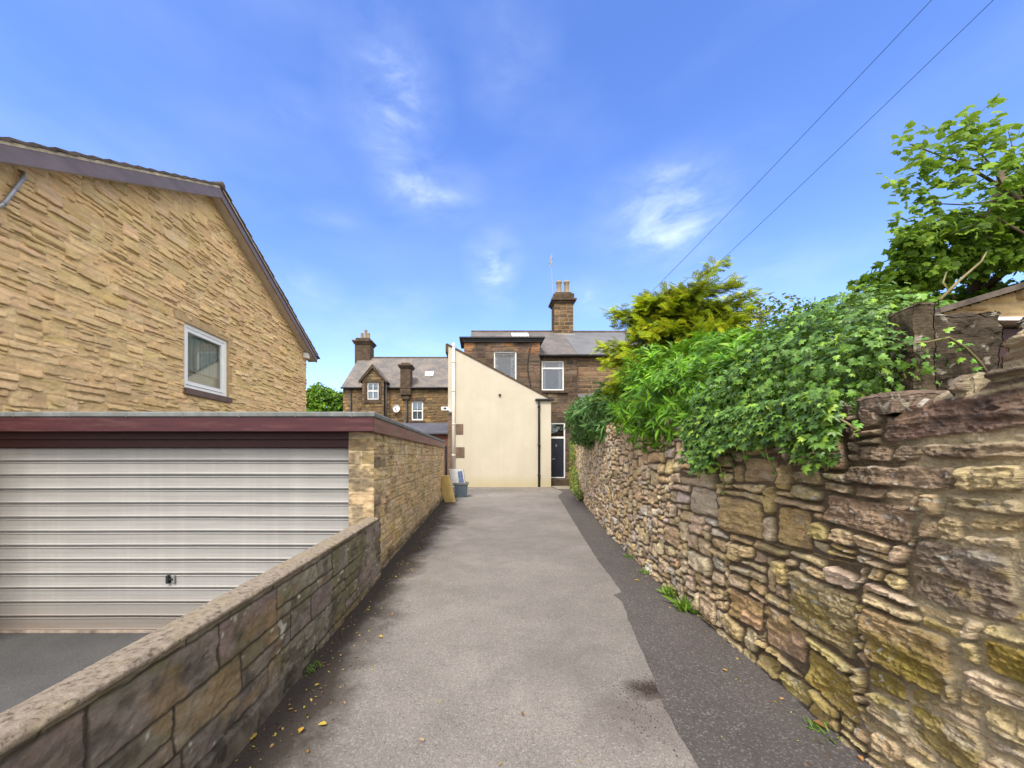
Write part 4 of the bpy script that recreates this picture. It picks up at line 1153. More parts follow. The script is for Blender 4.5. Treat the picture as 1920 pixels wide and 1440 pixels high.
g = MB(); g.box((W3[0] - .12, YH - .08, W3[2] - .18), (W3[1] + .12, YH + .1, W3[2] - .031)); g.build('window_sill', M['darklintel'], fh)
# dormer bay with its own gable
YD = 29.55
WD = (-9.02, -8.12, 5.98, 7.32)
stw = Stones(-9.5, -7.6, 2, 8.8, .04); stw.courses(lambda k, r: .26, lambda r: r.uniform(.3, .6), rs, .1)
db_ = MB(); db_.ext([(-9.4, 2), (-7.7, 2), (-7.7, 7.6), (-8.55, 8.6), (-9.4, 7.6)], 'y', YD + 1.0, 33.0); db_.box((-9.4, YD + .02, 2), (-9.1, YD + 1, 7.55)).box((-8.0, YD + .02, 2), (-7.7, YD + 1, 7.55))
dm = db_.build('dormer', M['darklintel'], fh)
def dtop(s): return 7.6 + np.minimum(np.maximum(0, s + 9.4), np.maximum(0, -7.7 - s)) / .85 * 1.0
flat_wall('dormer_face', M['farstone'], dm, fr_y(YD), -9.4, -7.7, 2, 8.7, .04, stw, brown_wall(BR3, (.14, .1, .055), .5), 551, holes=[WD], top=dtop, **kwh)
g = MB()
for sx_ in (-1, 1):
    a = (-8.55, 8.72); b = (-8.55 + sx_ * 1.08, 7.42)
    g.ext([a, b, (b[0], b[1] - .2), (a[0], a[1] - .26)], 'y', YD - .16, YD - .06)
g.build('dormer_bargeboard', M['darklintel'], dm)
g = MB()
for sx_ in (-1, 1):
    a = (-8.55, 8.78); b = (-8.55 + sx_ * 1.12, 7.43)
    g.ext([a, b, (b[0], b[1] - .06), (a[0], a[1] - .06)], 'y', YD - .2, 33.5)
g.build('dormer_roof', M['slate_far'], dm)
win_y(fh, *WD, YD, bars=[('h', 6.66, .09), ('v', -8.57, .05)], fmat='white', w=.07, curtain=True)
g = MB(); g.box((WD[0] - .2, YD - .05, WD[2] - .28), (WD[1] + .2, YD + .1, WD[2] - .031)).box((WD[0] - .22, YD - .05, WD[2]), (WD[0] - .031, YD + .1, WD[3])).box((WD[1] + .031, YD - .05, WD[2]), (WD[1] + .22, YD + .1, WD[3])).box((WD[0] - .22, YD - .05, WD[3] + .031), (WD[1] + .22, YD + .1, WD[3] + .2)); g.build('window_surround', M['darklintel'], dm)
# small stack at the eaves, on a corbel, with a pipe below
g = MB(); x0, x1 = -6.42, -5.62
g.box((x0, 29.65, 6.9), (x1, 30.6, 8.5)).box((x0 - .02, 29.68, 6.35), (x1 + .02, 30.1, 6.9), .04).box((x0 + .12, 29.8, 6.0), (x1 - .12, 30.1, 6.35), .04)
g.box((x0 - .1, 29.55, 8.5), (x1 + .1, 30.7, 8.62), .02).box((x0 - .18, 29.47, 8.62), (x1 + .18, 30.78, 8.76), .03).box((x0 + .05, 29.7, 8.76), (x1 - .05, 30.5, 8.95), .05)
g.build('eaves_stack', M['darklintel'], fh)
g = MB(); g.tube([(-5.95, YH - .12, 2), (-5.95, YH - .12, 6.0)], .07, 8); g.build('downpipe', M['black'], fh, True)
skylight(rf3, -4.75, -4.05, .33, .47, **KF)
g = MB(); g.box((-11.5, 34.0, 9.0), (-10.1, 35.2, 11.7)).box((-11.6, 33.9, 11.7), (-10.0, 35.3, 11.85), .03).box((-11.7, 33.8, 11.85), (-9.9, 35.4, 12.05), .04).box((-11.45, 34.05, 12.05), (-10.15, 35.15, 12.3), .04); c3 = g.build('chimney', M['darklintel'], rf3)
for k, x in enumerate((-10.9, -10.55, -10.3)):
    g = MB(); g.lathe((x - .1, 34.5, 12.28), [(.16, 0), (.13, .5 + .3 * (k == 1)), (.16, .55 + .3 * (k == 1)), (.1, .56 + .3 * (k == 1))], 10); g.build('chimney_pot', M['pot'], rf3, True)
ds = thing('satellite_dish', 'small white satellite dish on the wall of the far stone house', 'satellite dish', (-6.75, YH - .1, 5.25))
g = MB()
rings = [(0, .08), (.12, .06), (.22, .02), (.28, -.04)]
pts = [[(-6.75 + r * math.cos(a), YH - .25 + dy, 5.3 + r * 1.15 * math.sin(a)) for a in np.linspace(0, 2 * math.pi, 18, endpoint=False)] for r, dy in rings[1:]]
for A, B in zip(pts[:-1], pts[1:]):
    for k in range(18): g.face([A[k], A[(k + 1) % 18], B[(k + 1) % 18], B[k]])
g.face(pts[0][::-1]); g.build('dish', M['white'], ds)
g = MB(); g.tube([(-6.75, YH - .2, 5.05), (-6.75, YH - .5, 5.2), (-6.75, YH - .52, 5.32)], .03, 6); g.tube([(-6.75, YH - .2, 5.15), (-6.75, YH, 5.0)], .03, 6); g.build('arm', M['black'], ds)
# low outhouse between
oh = thing('brick_outhouse', 'low red brick outhouse with a dark slate roof behind the garage end', 'outhouse', (-3, 22, 0))
g = MB(); g.box((-6.0, 22, 0), (-1.75, 24.5, 2.85)); g.build('brick_wall', M['brick'], oh)
g = MB(); g.face([(-6.2, 21.8, 2.86), (-1.6, 21.8, 2.86), (-1.6, 24.0, 3.62), (-6.2, 24.0, 3.62)]); g.box((-6.2, 21.78, 2.78), (-1.6, 21.9, 2.86)); g.build('roof', M['slate_dark'], oh)

# ------------------------------------------------------------------ odds and ends left at the garage corner
bd = thing('foam_board', 'thick yellow foam insulation board leaning at the end of the garage wall', 'board', (-1.06, 12.2, 0))
lo, hi = Vector((-1.02, 12.05, 0.005)), Vector((-1.24, 12.25, .84))
up = (hi - lo); side = Vector((.44, .0, 0.0)); nrm = Vector((0, 1, .12)).normalized() * .13
side = Vector((.36, -.18, 0.04))
g = MB()
b0 = lo - side * .45; c_ = [b0, b0 + side, b0 + side + up, b0 + up]; bk = [p + nrm for p in c_]
g.face(c_); g.face(bk[::-1])
for k in range(4): g.face([c_[k], c_[(k + 1) % 4], bk[(k + 1) % 4], bk[k]][::-1])
g.build('panel', M['foam'], bd, bevel=.01)
tb = thing('storage_tub', 'dark blue-grey plastic tub with a grey rim at the foot of the white downpipe', 'tub', (-.73, 13.6, 0))
g = MB()
def taper(mb, cx, cy, z0, z1, w0, d0, w1, d1):
    a = [(cx - w0, cy - d0, z0), (cx + w0, cy - d0, z0), (cx + w0, cy + d0, z0), (cx - w0, cy + d0, z0)]
    b = [(cx - w1, cy - d1, z1), (cx + w1, cy - d1, z1), (cx + w1, cy + d1, z1), (cx - w1, cy + d1, z1)]
    for k in range(4): mb.face([a[k], a[(k + 1) % 4], b[(k + 1) % 4], b[k]])
    mb.face(a[::-1]); return b
taper(g, -.73, 13.75, .005, .48, .2, .22, .245, .27); g.build('bin_body', M['tub'], tb, bevel=.012)
g = MB()
for (a, b) in (((-1.0, 13.46), (-.46, 13.51)), ((-1.0, 13.99), (-.46, 14.04)), ((-1.0, 13.51), (-.955, 13.99)), ((-.505, 13.51), (-.46, 13.99))): g.box((a[0], a[1], .46), (b[0], b[1], .535), .008)
g.build('rim', M['tub_rim'], tb)
cb_ = thing('packaging_box', 'white packaging carton with a blue printed panel tipped inside the plastic tub', 'carton', (-.85, 13.75, .3))
g = MB()
lo = Vector((-1.07, 13.55, .42)); sx1 = Vector((.5, .02, -.02)); up = Vector((-.09, .1, .62)); dp = Vector((.02, .2, -.03))
c_ = [lo, lo + sx1, lo + sx1 + up, lo + up]; bk = [p + dp for p in c_]
g.face(c_); g.face(bk[::-1])
for k in range(4): g.face([c_[k], c_[(k + 1) % 4], bk[(k + 1) % 4], bk[k]][::-1])
g.build('box_body', mat_plain('grey_white_card', (.5, .5, .5), .7, .1, 6), cb_, bevel=.006)
g = MB(); nn = Vector((0, -.004, 0)); q0 = lo + sx1 * .56 + up * .05 + nn; g.face([q0, q0 + sx1 * .38, q0 + sx1 * .36 + up * .85, q0 + sx1 * .02 + up * .8]); g.build('printed_panel', M['blue'], cb_)
g = MB(); q0 = lo + up * 1.01 + Vector((0, .02, 0)); g.face([q0, q0 + sx1 * .6, q0 + sx1 * .6 + dp * .9, q0 + dp * .9]); g.build('box_opening', M['room'], cb_)
g = MB(); g.box((3.45, 16.9, .001), (4.25, 18.3, .03), .008); o = g.build('paving_slab', M['slab']); setp(o, 'pale paving slab set flush at the mouth of the passage to the navy door', 'paving slab')

# ------------------------------------------------------------------ right: outbuilding, gatepost
ob = thing('stone_outbuilding', 'small stone outbuilding with sloping roof verge and maroon boarded door above the ivy wall', 'outbuilding', (6.5, 4.1, 1.3))
YO = 4.1
def ob_top(x): return 3.08 + (x - 5.05) * .30
sto = Stones(4.9, 10, 1.2, 5.2, .02); sto.courses(lambda k, r: r.choice([.12, .18, .22]), lambda r: r.uniform(.25, .7), rs, .2)
DO = (5.42, 7.6, 1.3, 2.98)
def ob_col(ID, d, S, Z, loc, n):
    c = house_col(ID, d, S, Z, loc, n) * .86
    return c
flat_wall('front_wall', M['ashlar'], ob, fr_y(YO), 5.0, 9.5, 1.3, 4.6, .02, sto, ob_col, 601, holes=[DO], top=lambda s: ob_top(s) - .02, warp=(.02, .015), gap=.005, rnd=.02, bev=.02, depth=.006, prot=.01, rough=.015, strata=.012, skew=.005, tilt=.08, rock=.03)
g = MB(); g.ext([(4.8, ob_top(4.8) - .01), (9.7, ob_top(9.7) - .01), (9.7, ob_top(9.7) + .05), (4.8, ob_top(4.8) + .05)], 'y', YO - .2, 9.0); g.build('roof', M['tile'], ob)
g = MB(); g.ext([(5.0, 1.3), (9.5, 1.3), (9.5, ob_top(9.5) - .03), (5.0, ob_top(5.0) - .03)], 'y', YO + .3, 8.8); g.build('rear_body', M['lintel'], ob)
g = MB()
for k in range(8): g.box((5.42, YO + .1, 1.3 + k * .205), (7.6, YO + .14, 1.3 + k * .205 + .197), .006)
g.build('boarded_door', M['maroon_dark'], ob)
g = MB(); g.box((5.36, YO - .03, 2.98), (7.66, YO + .2, 3.02)); g.build('white_trim', M['white'], ob)

# old gatepost stone standing on the wall end: two rough slabs
gp = thing('stone_gatepost', 'weathered upright gatepost slab with a broad dark face, beside the ivy', 'gatepost', (2.2, 1.88, 1.7))
def rough_block(name, mat, parent, cx, cy, z0, z1, w, dpt, ang, seed, colr, n=(26, 10, 34), taper_=.0, amp=.02):
    """block with rough displaced faces, own colour variation"""
    vs, fs, cs = [], [], []; off = 0
    ca, sa = math.cos(ang), math.sin(ang)
    def facegrid(o, u, v, nu, nv, nrm, sd):
        nonlocal off
        U, Vv = np.meshgrid(np.linspace(0, 1, nu), np.linspace(0, 1, nv), indexing='ij')
        p = np.array(o)[None, None] + U[..., None] * np.array(u) + Vv[..., None] * np.array(v)
        a = p[..., 0] * 3 + p[..., 1] * 2.3; b_ = p[..., 2] * 3 + p[..., 1] * 1.1 + p[..., 0] * .7
        ed = np.minimum(np.minimum(U, 1 - U) * np.linalg.norm(u), np.minimum(Vv, 1 - Vv) * np.linalg.norm(v))
        rnd = -(np.clip(1 - ed / .035, 0, 1) ** 2) * .018
        hgt = (fbm(a * 2.2, b_ * 2.2, seed, 5, .6) - .5) * 2 * amp
        p = p + np.array(nrm) * (rnd)[..., None]
        q = np.stack([(fbm(p[..., 0] * 9 + p[..., 1] * 7 + 1, p[..., 2] * 9 + 3, seed + k, 4, .6) - .5) * 2 * amp for k in range(3)], -1)
        p = p + q
        cc = np.array(colr)[None, None] * (.45 + 1.1 * fbm(a * 4, b_ * 4, seed + 3, 5, .65))[..., None]
        li = sstep(.66, .74, fbm(a * 9, b_ * 9, seed + 4, 3))[..., None] * .8
        cc = cc * (1 - li) + np.array([.5, .45, .36]) * li
        vs.append(p.reshape(-1, 3)); cs.append(cc.reshape(-1, 3)); fs.append(grid_faces(nu, nv) + off); off += nu * nv
    hw, hd = w / 2, dpt / 2
    nx_, ny_, nz_ = n
    H = z1 - z0
    def W(x, y, z):
        k = 1 - taper_ * (z - z0) / H
        x, y = x * k, y * k
        return np.array([cx + x * ca - y * sa, cy + x * sa + y * ca, z])
    A, B, Cc, D = W(-hw, -hd, z0), W(hw, -hd, z0), W(hw, hd, z0), W(-hw, hd, z0)
    up = np.array([0, 0, H])
    facegrid(A, B - A, up, nx_, nz_, np.array([sa, -ca, 0]), 1)
    facegrid(D, A - D, up, ny_, nz_, np.array([-ca, -sa, 0]), 2)
    facegrid(B, Cc - B, up, ny_, nz_, np.array([ca, sa, 0]), 3)
    facegrid(Cc, D - Cc, up, nx_, nz_, np.array([-sa, ca, 0]), 4)
    facegrid(A + up, B - A, D - A, nx_, ny_, np.array([0, 0, 1]), 5)
    return mesh(name, np.concatenate(vs), np.concatenate(fs), mat, parent, cols=np.clip(np.concatenate(cs), 0, 1), smooth=True)
rough_block('post', M['stone'], gp, 2.27, 1.97, 1.66, 2.28, .10, .16, -.1, 701, (.12, .09, .058), (20, 30, 90), amp=.024)
rough_block('slab', M['stone'], gp, 2.50, 2.0, 1.72, 2.245, .35, .14, -.12, 711, (.085, .065, .045), (60, 24, 80), amp=.04)
# coping stones lying on the wall head, near end
for k, (cx, cy, z0, z1, w, dp_, ang, c, lab) in enumerate([
        (2.11, 1.80, 1.70, 1.80, .40, .22, -.1, (.22, .16, .12), 'flat brown coping stone bedded at the foot of the gatepost slab'),
        (2.20, 1.42, 1.80, 2.04, .18, .12, .12, (.19, .16, .14), 'upright grey coping stone at the very end of the rubble wall, highest on its head'),
        (2.02, 2.12, 1.68, 1.79, .26, .22, .2, (.15, .11, .08), 'dark low coping stone between the ivy and the gatepost foot')]):
    o = rough_block('coping_stone', M['stone'], None, cx, cy, z0, z1, w, dp_, ang, 720 + 7 * k, c, (50, 44, 40), amp=.016)
    setp(o, lab, 'coping stone', 'loose coping stones on the rubble wall head')

# ------------------------------------------------------------------ foliage
def frames(n, nrm, tip):
    nrm = nrm / np.linalg.norm(nrm, axis=1, keepdims=True)
    tip = tip - nrm * (tip * nrm).sum(1, keepdims=True); tip = tip / (np.linalg.norm(tip, axis=1, keepdims=True) + 1e-9)
    x = np.cross(tip, nrm)
    return np.stack([x, tip, nrm], 1)        # rows: local x,y,z axes


def scatter(tv, tf, pos, fr, sc, col, tcol=None):
    """leaf template (tv verts, tf list of index lists) placed n times"""
    tv = np.array(tv, float); n = len(pos); k = len(tv)
    V = np.einsum('kj,njd->nkd', tv, fr) * sc[:, None, None] + pos[:, None, :]
    C = np.repeat(col[:, None, :], k, 1)
    if tcol is not None: C = C * np.array(tcol)[None, :, None]
    fs = []
    for f in tf:
        f = np.array(f); fs.append((f[None] + (np.arange(n) * k)[:, None]))
    by = {}
    for f in fs: by.setdefault(f.shape[1], []).append(f)
    return V.reshape(-1, 3), [np.concatenate(v) for v in by.values()], np.clip(C.reshape(-1, 3), 0, 1)


def leafobj(name, mat, parent, parts):
    Vs, Cs, Fd = [], [], {}; off = 0
    for V, fl, C in parts:
        Vs.append(V); Cs.append(C)
        for f in fl: Fd.setdefault(f.shape[1], []).append(f + off)
        off += len(V)
    return mesh(name, np.concatenate(Vs), [np.concatenate(v) for v in Fd.values()], mat, parent, cols=np.concatenate(Cs), smooth=False)


# templates: y = tip, z = normal, unit length about 1
IVY_V = [(0, 0, 0), (0, .42, .04), (-.26, -.06, .0), (-.5, .16, -.10), (-.27, .34, .0), (-.42, .62, -.10), (-.14, .62, .02), (0, 1.0, -.12), (.14, .62, .02), (.42, .62, -.10), (.27, .34, .0), (.5, .16, -.10), (.26, -.06, 0)]
IVY_F = [[1, 0, 2], [1, 2, 3], [1, 3, 4], [1, 4, 5], [1, 5, 6], [1, 6, 7], [1, 7, 8], [1, 8, 9], [1, 9, 10], [1, 10, 11], [1, 11, 12], [1, 12, 0]]
LAN_V = [(0, 0, 0), (-.085, .3, .03), (0, .32, -.01), (.085, .3, .03), (-.075, .62, .0), (0, .64, -.045), (.075, .62, .0), (0, 1, -.16)]
LAN_F = [[0, 2, 1], [0, 3, 2], [1, 2, 5, 4], [2, 3, 6, 5], [4, 5, 7], [5, 6, 7]]
MAP_V = [(0, 0, 0), (0, .4, .06), (-.26, .0, -.02), (-.5, .26, -.12), (-.4, .42, 0), (-.44, .72, -.1), (-.24, .72, .0), (0, 1.0, -.16), (.24, .72, .0), (.44, .72, -.1), (.4, .42, 0), (.5, .26, -.12), (.26, .0, -.02)]
LEAF_V = [(0, 0, 0), (-.3, .3, .05), (0, .4, -.02), (.3, .3, .05), (-.22, .7, 0), (.22, .7, 0), (0, 1, -.1)]
LEAF_F = [[0, 2, 1], [0, 3, 2], [1, 2, 4], [2, 3, 5], [2, 6, 4], [2, 5, 6]]
# conifer spray: a curved flat plume with side branchlets
SP_V, SP_F = [], []
def _twig(a, b, w, z=0):
    i = len(SP_V); a, b = np.array(a, float), np.array(b, float); d = b - a; p = np.array([-d[1], d[0], 0]); p = p / (np.linalg.norm(p) + 1e-9) * w
    m_ = a + d * .55
    SP_V.extend([tuple(a), tuple(m_ - p + [0, 0, .02]), tuple(b), tuple(m_ + p + [0, 0, .02])]); SP_F.append([i, i + 1, i + 2, i + 3])
_twig((0, 0, 0), (0, 1, -.12), .05)
for t, l in ((.12, .30), (.26, .36), (.40, .34), (.55, .28), (.7, .2), (.83, .12)):
    for s in (-1, 1):
        _twig((0, t, -.12 * t * t), (s * l * .72, t + l * .75, -.12 * t * t - .05 * (l > .3)), .036)
        if l > .25: _twig((s * l * .36, t + l * .36, -.05), (s * (l * .36 + .17), t + l * .36 + .06, -.06), .035)


def ell_points(r, ells, n):
    """points on the outer skin of a union of ellipsoids with outward normals"""
    P_, N_ = [], []
    A = np.array([e[3] * e[4] + e[4] * e[5] + e[3] * e[5] for e in ells]); A = A / A.sum()
    for e, w in zip(ells, A):
        k = int(n * w)
        u = r.normal(size=(k, 3)); u /= np.linalg.norm(u, axis=1, keepdims=True)
        c, rad = np.array(e[:3]), np.array(e[3:6])
        p = c + u * rad; nn = u / rad; nn /= np.linalg.norm(nn, axis=1, keepdims=True)
        ok = np.ones(k, bool)
        for e2 in ells:
            if e2 is e: continue
            ok &= (((p - np.array(e2[:3])) / np.array(e2[3:6])) ** 2).sum(1) > .92
        P_.append(p[ok]); N_.append(nn[ok])
    return np.concatenate(P_), np.concatenate(N_)


def colmix(r, n, cols, w, v=.2):
    c = np.array(cols)[r.choice(len(cols), n, p=np.array(w) / sum(w))]
    return np.clip(c * r.uniform(1 - v, 1 + v, (n, 1)), 0, 1)


# --- ivy over the wall
iv = thing('ivy', 'dense glossy ivy mounded over the wall head next to the gatepost', 'ivy', (2.3, 2.5, 1.7))
r = np.random.default_rng(21)
def wpt(y, z, out=0.02): return (float(wall_x(y)) - out, y, z)
IV_E = [(2.30, 2.42, 1.98, .34, .50, .40), (2.12, 2.10, 1.94, .22, .22, .30), (2.38, 2.75, 2.02, .46, .5, .44), (2.32, 3.2, 1.94, .42, .42, .34), (2.50, 2.62, 2.30, .34, .45, .26), (2.35, 2.32, 2.22, .22, .24, .2), (2.85, 3.1, 2.4, .42, .5, .34), (2.2, 2.9, 1.68, .28, .36, .26), (3.3, 3.5, 2.6, .4, .4, .35)]
pp, nn = ell_points(r, IV_E, 18000)
offs = r.choice([0, 1, 2], len(pp), p=[.55, .3, .15])
pp = pp - nn * (offs * .07 + r.uniform(-.06, .05, len(pp)))[:, None] + (fbm(pp[:, 1] * 5, pp[:, 2] * 5, 22, 3) - .5)[:, None] * nn * .28
# curtain hanging on the wall face
yc = r.uniform(1.9, 3.5, 3000)
hang = 1.34 + .28 * vn(yc * 3.2, 0 * yc, 23) + .10 * vn(yc * 11, 0 * yc, 24) - .1 * np.exp(-((yc - 2.0) / .12) ** 2)
hang = np.where(yc < 2.35, hang + .08, hang) - .16 * np.exp(-((yc - 3.22) / .16) ** 2) - .0 * np.exp(-((yc - 2.02) / .08) ** 2)
zc = hang + (1.85 - hang) * r.random(3000) ** .75
okc = (zc > hang) & (r.random(3000) < np.clip(.25 + (zc - hang) * 4, 0, 1))
yc, zc = yc[okc], zc[okc]
xc = wall_x(yc) - .05 - .10 * r.random(len(yc))
pc = np.stack([xc, yc, zc], 1); ncv = np.tile([-1.0, -.1, .35], (len(yc), 1))
# strands: stems that trail down and over the gatepost
strands = [[wpt(2.03, 1.72, .06), wpt(2.0, 1.60, .07), wpt(1.98, 1.5, .07), wpt(2.0, 1.42, .06)], [wpt(2.12, 1.62, .06), wpt(2.1, 1.5, .06), wpt(2.06, 1.44, .06)],
           [wpt(3.05, 1.5, .06), wpt(3.0, 1.36, .05), wpt(2.96, 1.24, .05)], [wpt(1.95, 1.72, .07), wpt(1.85, 1.66, .07), wpt(1.8, 1.62, .06)],
           [(2.12, 1.95, 2.08), (2.2, 1.84, 2.06), (2.33, 1.86, 2.09), (2.43, 1.87, 2.04), (2.5, 1.87, 1.97), (2.53, 1.86, 1.9)], [wpt(2.5, 1.6, .06), wpt(2.45, 1.48, .06), wpt(2.4, 1.4, .05)], [wpt(3.3, 1.5, .05), wpt(3.3, 1.36, .05)]]
sp, sn = [], []
stm = []
for q, s_ in enumerate(strands):
    s_ = [Vector(p) for p in s_]; stm.append(MB().tube(s_, .006, 5))
    for a, b in zip(s_[:-1], s_[1:]):
        for t in np.linspace(0, 1, max(3, int((b - a).length / (.03 if q != 4 else .05)))):
            p = a.lerp(b, t) + Vector(r.normal(0, .016, 3)); sp.append(p); sn.append((-.8 + r.normal(0, .4), -.6 + r.normal(0, .4), .5 + r.normal(0, .3)))
sp, sn = np.array(sp), np.array(sn)
def ivy_parts(p, n, sz, cols, w, j=.45):
    n = n + r.normal(0, j, n.shape) + np.array([0, -.15, .35]); tip = np.tile([0, 0, -1.0], (len(p), 1)) + r.normal(0, .55, p.shape) + n * .3
    return scatter(IVY_V, IVY_F, p, frames(len(p), n, tip), sz, colmix(r, len(p), cols, w, .3), [.8, 1.15] + [1] * 11)
G1 = [(.05, .11, .02), (.085, .18, .028), (.13, .26, .035), (.19, .33, .03), (.28, .4, .05)]
ivl = leafobj('leaves', M['ivy'], iv, [ivy_parts(pp, nn, r.uniform(.028, .066, len(pp)) * r.choice([1, 1, .75], len(pp)), G1, [4, 6, 4, 1.2, .35]), ivy_parts(pc, ncv, r.uniform(.03, .07, len(pc)), G1, [3, 5, 4, 2, .6]),
                                     ivy_parts(sp, sn, r.uniform(.022, .05, len(sp)), [(.12, .3, .03), (.22, .4, .04), (.08, .2, .03)], [3, 2, 2], .3)])
for q in stm: q.build('trailing_stem', M['stem'], iv, True)

# --- shrubs with whorls of narrow leaves
def whorl_shrub(name, label, cat, base, ells, nw, L, cols, w, seed, lv=(9, 14), droop=.5, width=1.0, group=None, stemz=None):
    t = thing(name, label, cat, base, group)
    r = np.random.default_rng(seed)
    p, n = ell_points(r, ells, nw)
    p = p - n * r.uniform(-.06, .22, len(p))[:, None] + n * ((fbm(p[:, 1] * 4 + p[:, 0] * 3, p[:, 2] * 4, seed, 3) - .5) * .45)[:, None]
    pos, nr, tp, sc = [], [], [], []
    cid = []
    for k in range(len(p)):
        ax = n[k] + np.array([0, -.1, .25]) + r.normal(0, .3, 3); ax /= np.linalg.norm(ax)
        u = np.cross(ax, [0.3, .2, 1]); u /= np.linalg.norm(u); v = np.cross(ax, u)
        m = r.integers(*lv); ph = r.uniform(0, 6.28)
        c0 = r.uniform(.75, 1.25)
        for q in range(m):
            a = ph + q * 2.4; o = u * math.cos(a) + v * math.sin(a)
            spread = r.uniform(.5, 1.3)
            d = ax * (1 - .35 * spread) + o * spread + np.array([0, 0, -droop * r.random()])
            nl = ax - o * .4 + r.normal(0, .2, 3)
            pos.append(p[k] + ax * r.uniform(-.07, .05)); nr.append(nl); tp.append(d); sc.append(L * r.uniform(.6, 1.15)); cid.append(c0)
    pos, nr, tp, sc = map(np.array, (pos, nr, tp, sc))
    tv = np.array(LAN_V) * [width, 1, 1]
    col = colmix(r, len(pos), cols, w, .2) * np.array(cid)[:, None]
    leafobj('leaves', M['leaf'], t, [scatter(tv, LAN_F, pos, frames(len(pos), nr, tp), sc, col)])
    g = MB(); b = Vector(base)
    for k in range(14):
        e = Vector(p[r.integers(len(p))]); mid = b.lerp(e, .5) + Vector((0, 0, .12)); g.tube([b, mid, e], [.02, .013, .005], 6)
    g.build('stems', M['stem'], t, True)
    return t
whorl_shrub('leafy_shrub', 'bright lime-green shrub of narrow drooping leaves spilling over the middle of the stone wall', 'shrub', (2.6, 4.5, 1.4),
            [(2.35, 4.5, 2.12, .42, .75, .55), (2.45, 3.75, 2.15, .40, .55, .42), (2.45, 5.4, 2.3, .40, .7, .55), (2.75, 4.6, 2.4, .5, .8, .5), (2.22, 4.15, 1.85, .26, .4, .32)], 1500, .135,
            [(.10, .255, .014), (.155, .36, .018), (.23, .45, .022), (.065, .175, .014)], [4, 5, 3, 2], 31, (10, 16), .8, 1.5)
whorl_shrub('drooping_shrub', 'dark blue-green shrub with long hanging leaves at the far end of the rubble wall', 'shrub', (3.1, 9.2, 1.6),
            [(2.85, 8.6, 2.55, .42, .9, .5), (2.9, 9.8, 2.45, .42, .9, .55), (2.72, 8.0, 2.3, .3, .5, .42), (3.0, 10.9, 2.5, .4, .8, .6)], 620, .25,
            [(.045, .12, .03), (.08, .19, .045), (.14, .28, .07), (.2, .34, .12)], [3, 4, 3, 1], 32, (8, 12), 1.0, 1.25)

# --- golden conifer behind
cf = thing('golden_conifer', 'golden-green conifer with feathery plumes standing behind the lime shrub', 'conifer', (3.82, 7.6, 1.35))
r = np.random.default_rng(41)
g = MB(); g.tube([(3.82, 7.6, 1.3), (3.84, 7.6, 2.8), (3.8, 7.58, 4.0), (3.85, 7.6, 4.9)], [.16, .12, .07, .02], 8)
pos, nr, tp, sc, cc = [], [], [], [], []
for k in range(230):
    z0 = 1.7 + 2.85 * min(1, k / 205) + r.uniform(-.1, .1); az = r.uniform(0, 6.28)
    hfr = (z0 - 1.5) / 3.7
    rad = (2.0 * (1 - .55 * hfr ** 1.8)) * r.uniform(.6, 1.08) * (1.14 if math.cos(az) > 0 else .80) * ((.45 + .55 * min(1, max(0, (z0 - 2.2) / .6))) if math.cos(az) < .3 else 1)
    if k > 205: rad = r.uniform(.3, .8)
    d = np.array([math.cos(az), math.sin(az) * .85, 0])
    rise = r.uniform(.25, .7) + .5 * hfr
    if k > 205: rise = r.uniform(.95, 1.3) / rad
    a0 = np.array([3.82, 7.6, z0 - .35 - .35 * (k > 205)])
    pts = []
    for t in np.linspace(0, 1, 7):
        pts.append(a0 + d * rad * t + np.array([0, 0, rise * rad * (t - .35 * t * t) - .16 * rad * t ** 3]))
    g.tube(pts, [.022 * (1 - .85 * t) for t in np.linspace(0, 1, 7)], 5)
    br = r.uniform(.75, 1.2)
    for t in np.linspace(.42, 1.02, 15):
        i = min(5, int(min(t, .999) * 6)); f_ = min(t, 1) * 6 - i
        p = pts[i] * (1 - f_) + pts[min(i + 1, 6)] * f_
        for q in range(5):
            dd = d + r.normal(0, .45, 3) + np.array([0, -.1, .45]); up = np.array([0, -.5, .9]) + r.normal(0, .45, 3)
            pos.append(p + r.normal(0, .05, 3)); nr.append(up); tp.append(dd); sc.append(r.uniform(.13, .28)); cc.append((t, br, hfr))
pos, nr, tp, sc, cc = map(np.array, (pos, nr, tp, sc, cc))
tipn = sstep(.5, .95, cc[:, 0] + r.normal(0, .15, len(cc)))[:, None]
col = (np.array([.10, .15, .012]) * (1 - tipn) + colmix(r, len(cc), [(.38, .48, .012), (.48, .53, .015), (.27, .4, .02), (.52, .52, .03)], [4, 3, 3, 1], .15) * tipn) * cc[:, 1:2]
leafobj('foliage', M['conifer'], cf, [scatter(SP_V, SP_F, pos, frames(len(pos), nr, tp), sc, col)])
g.build('trunk', M['bark'], cf, True)


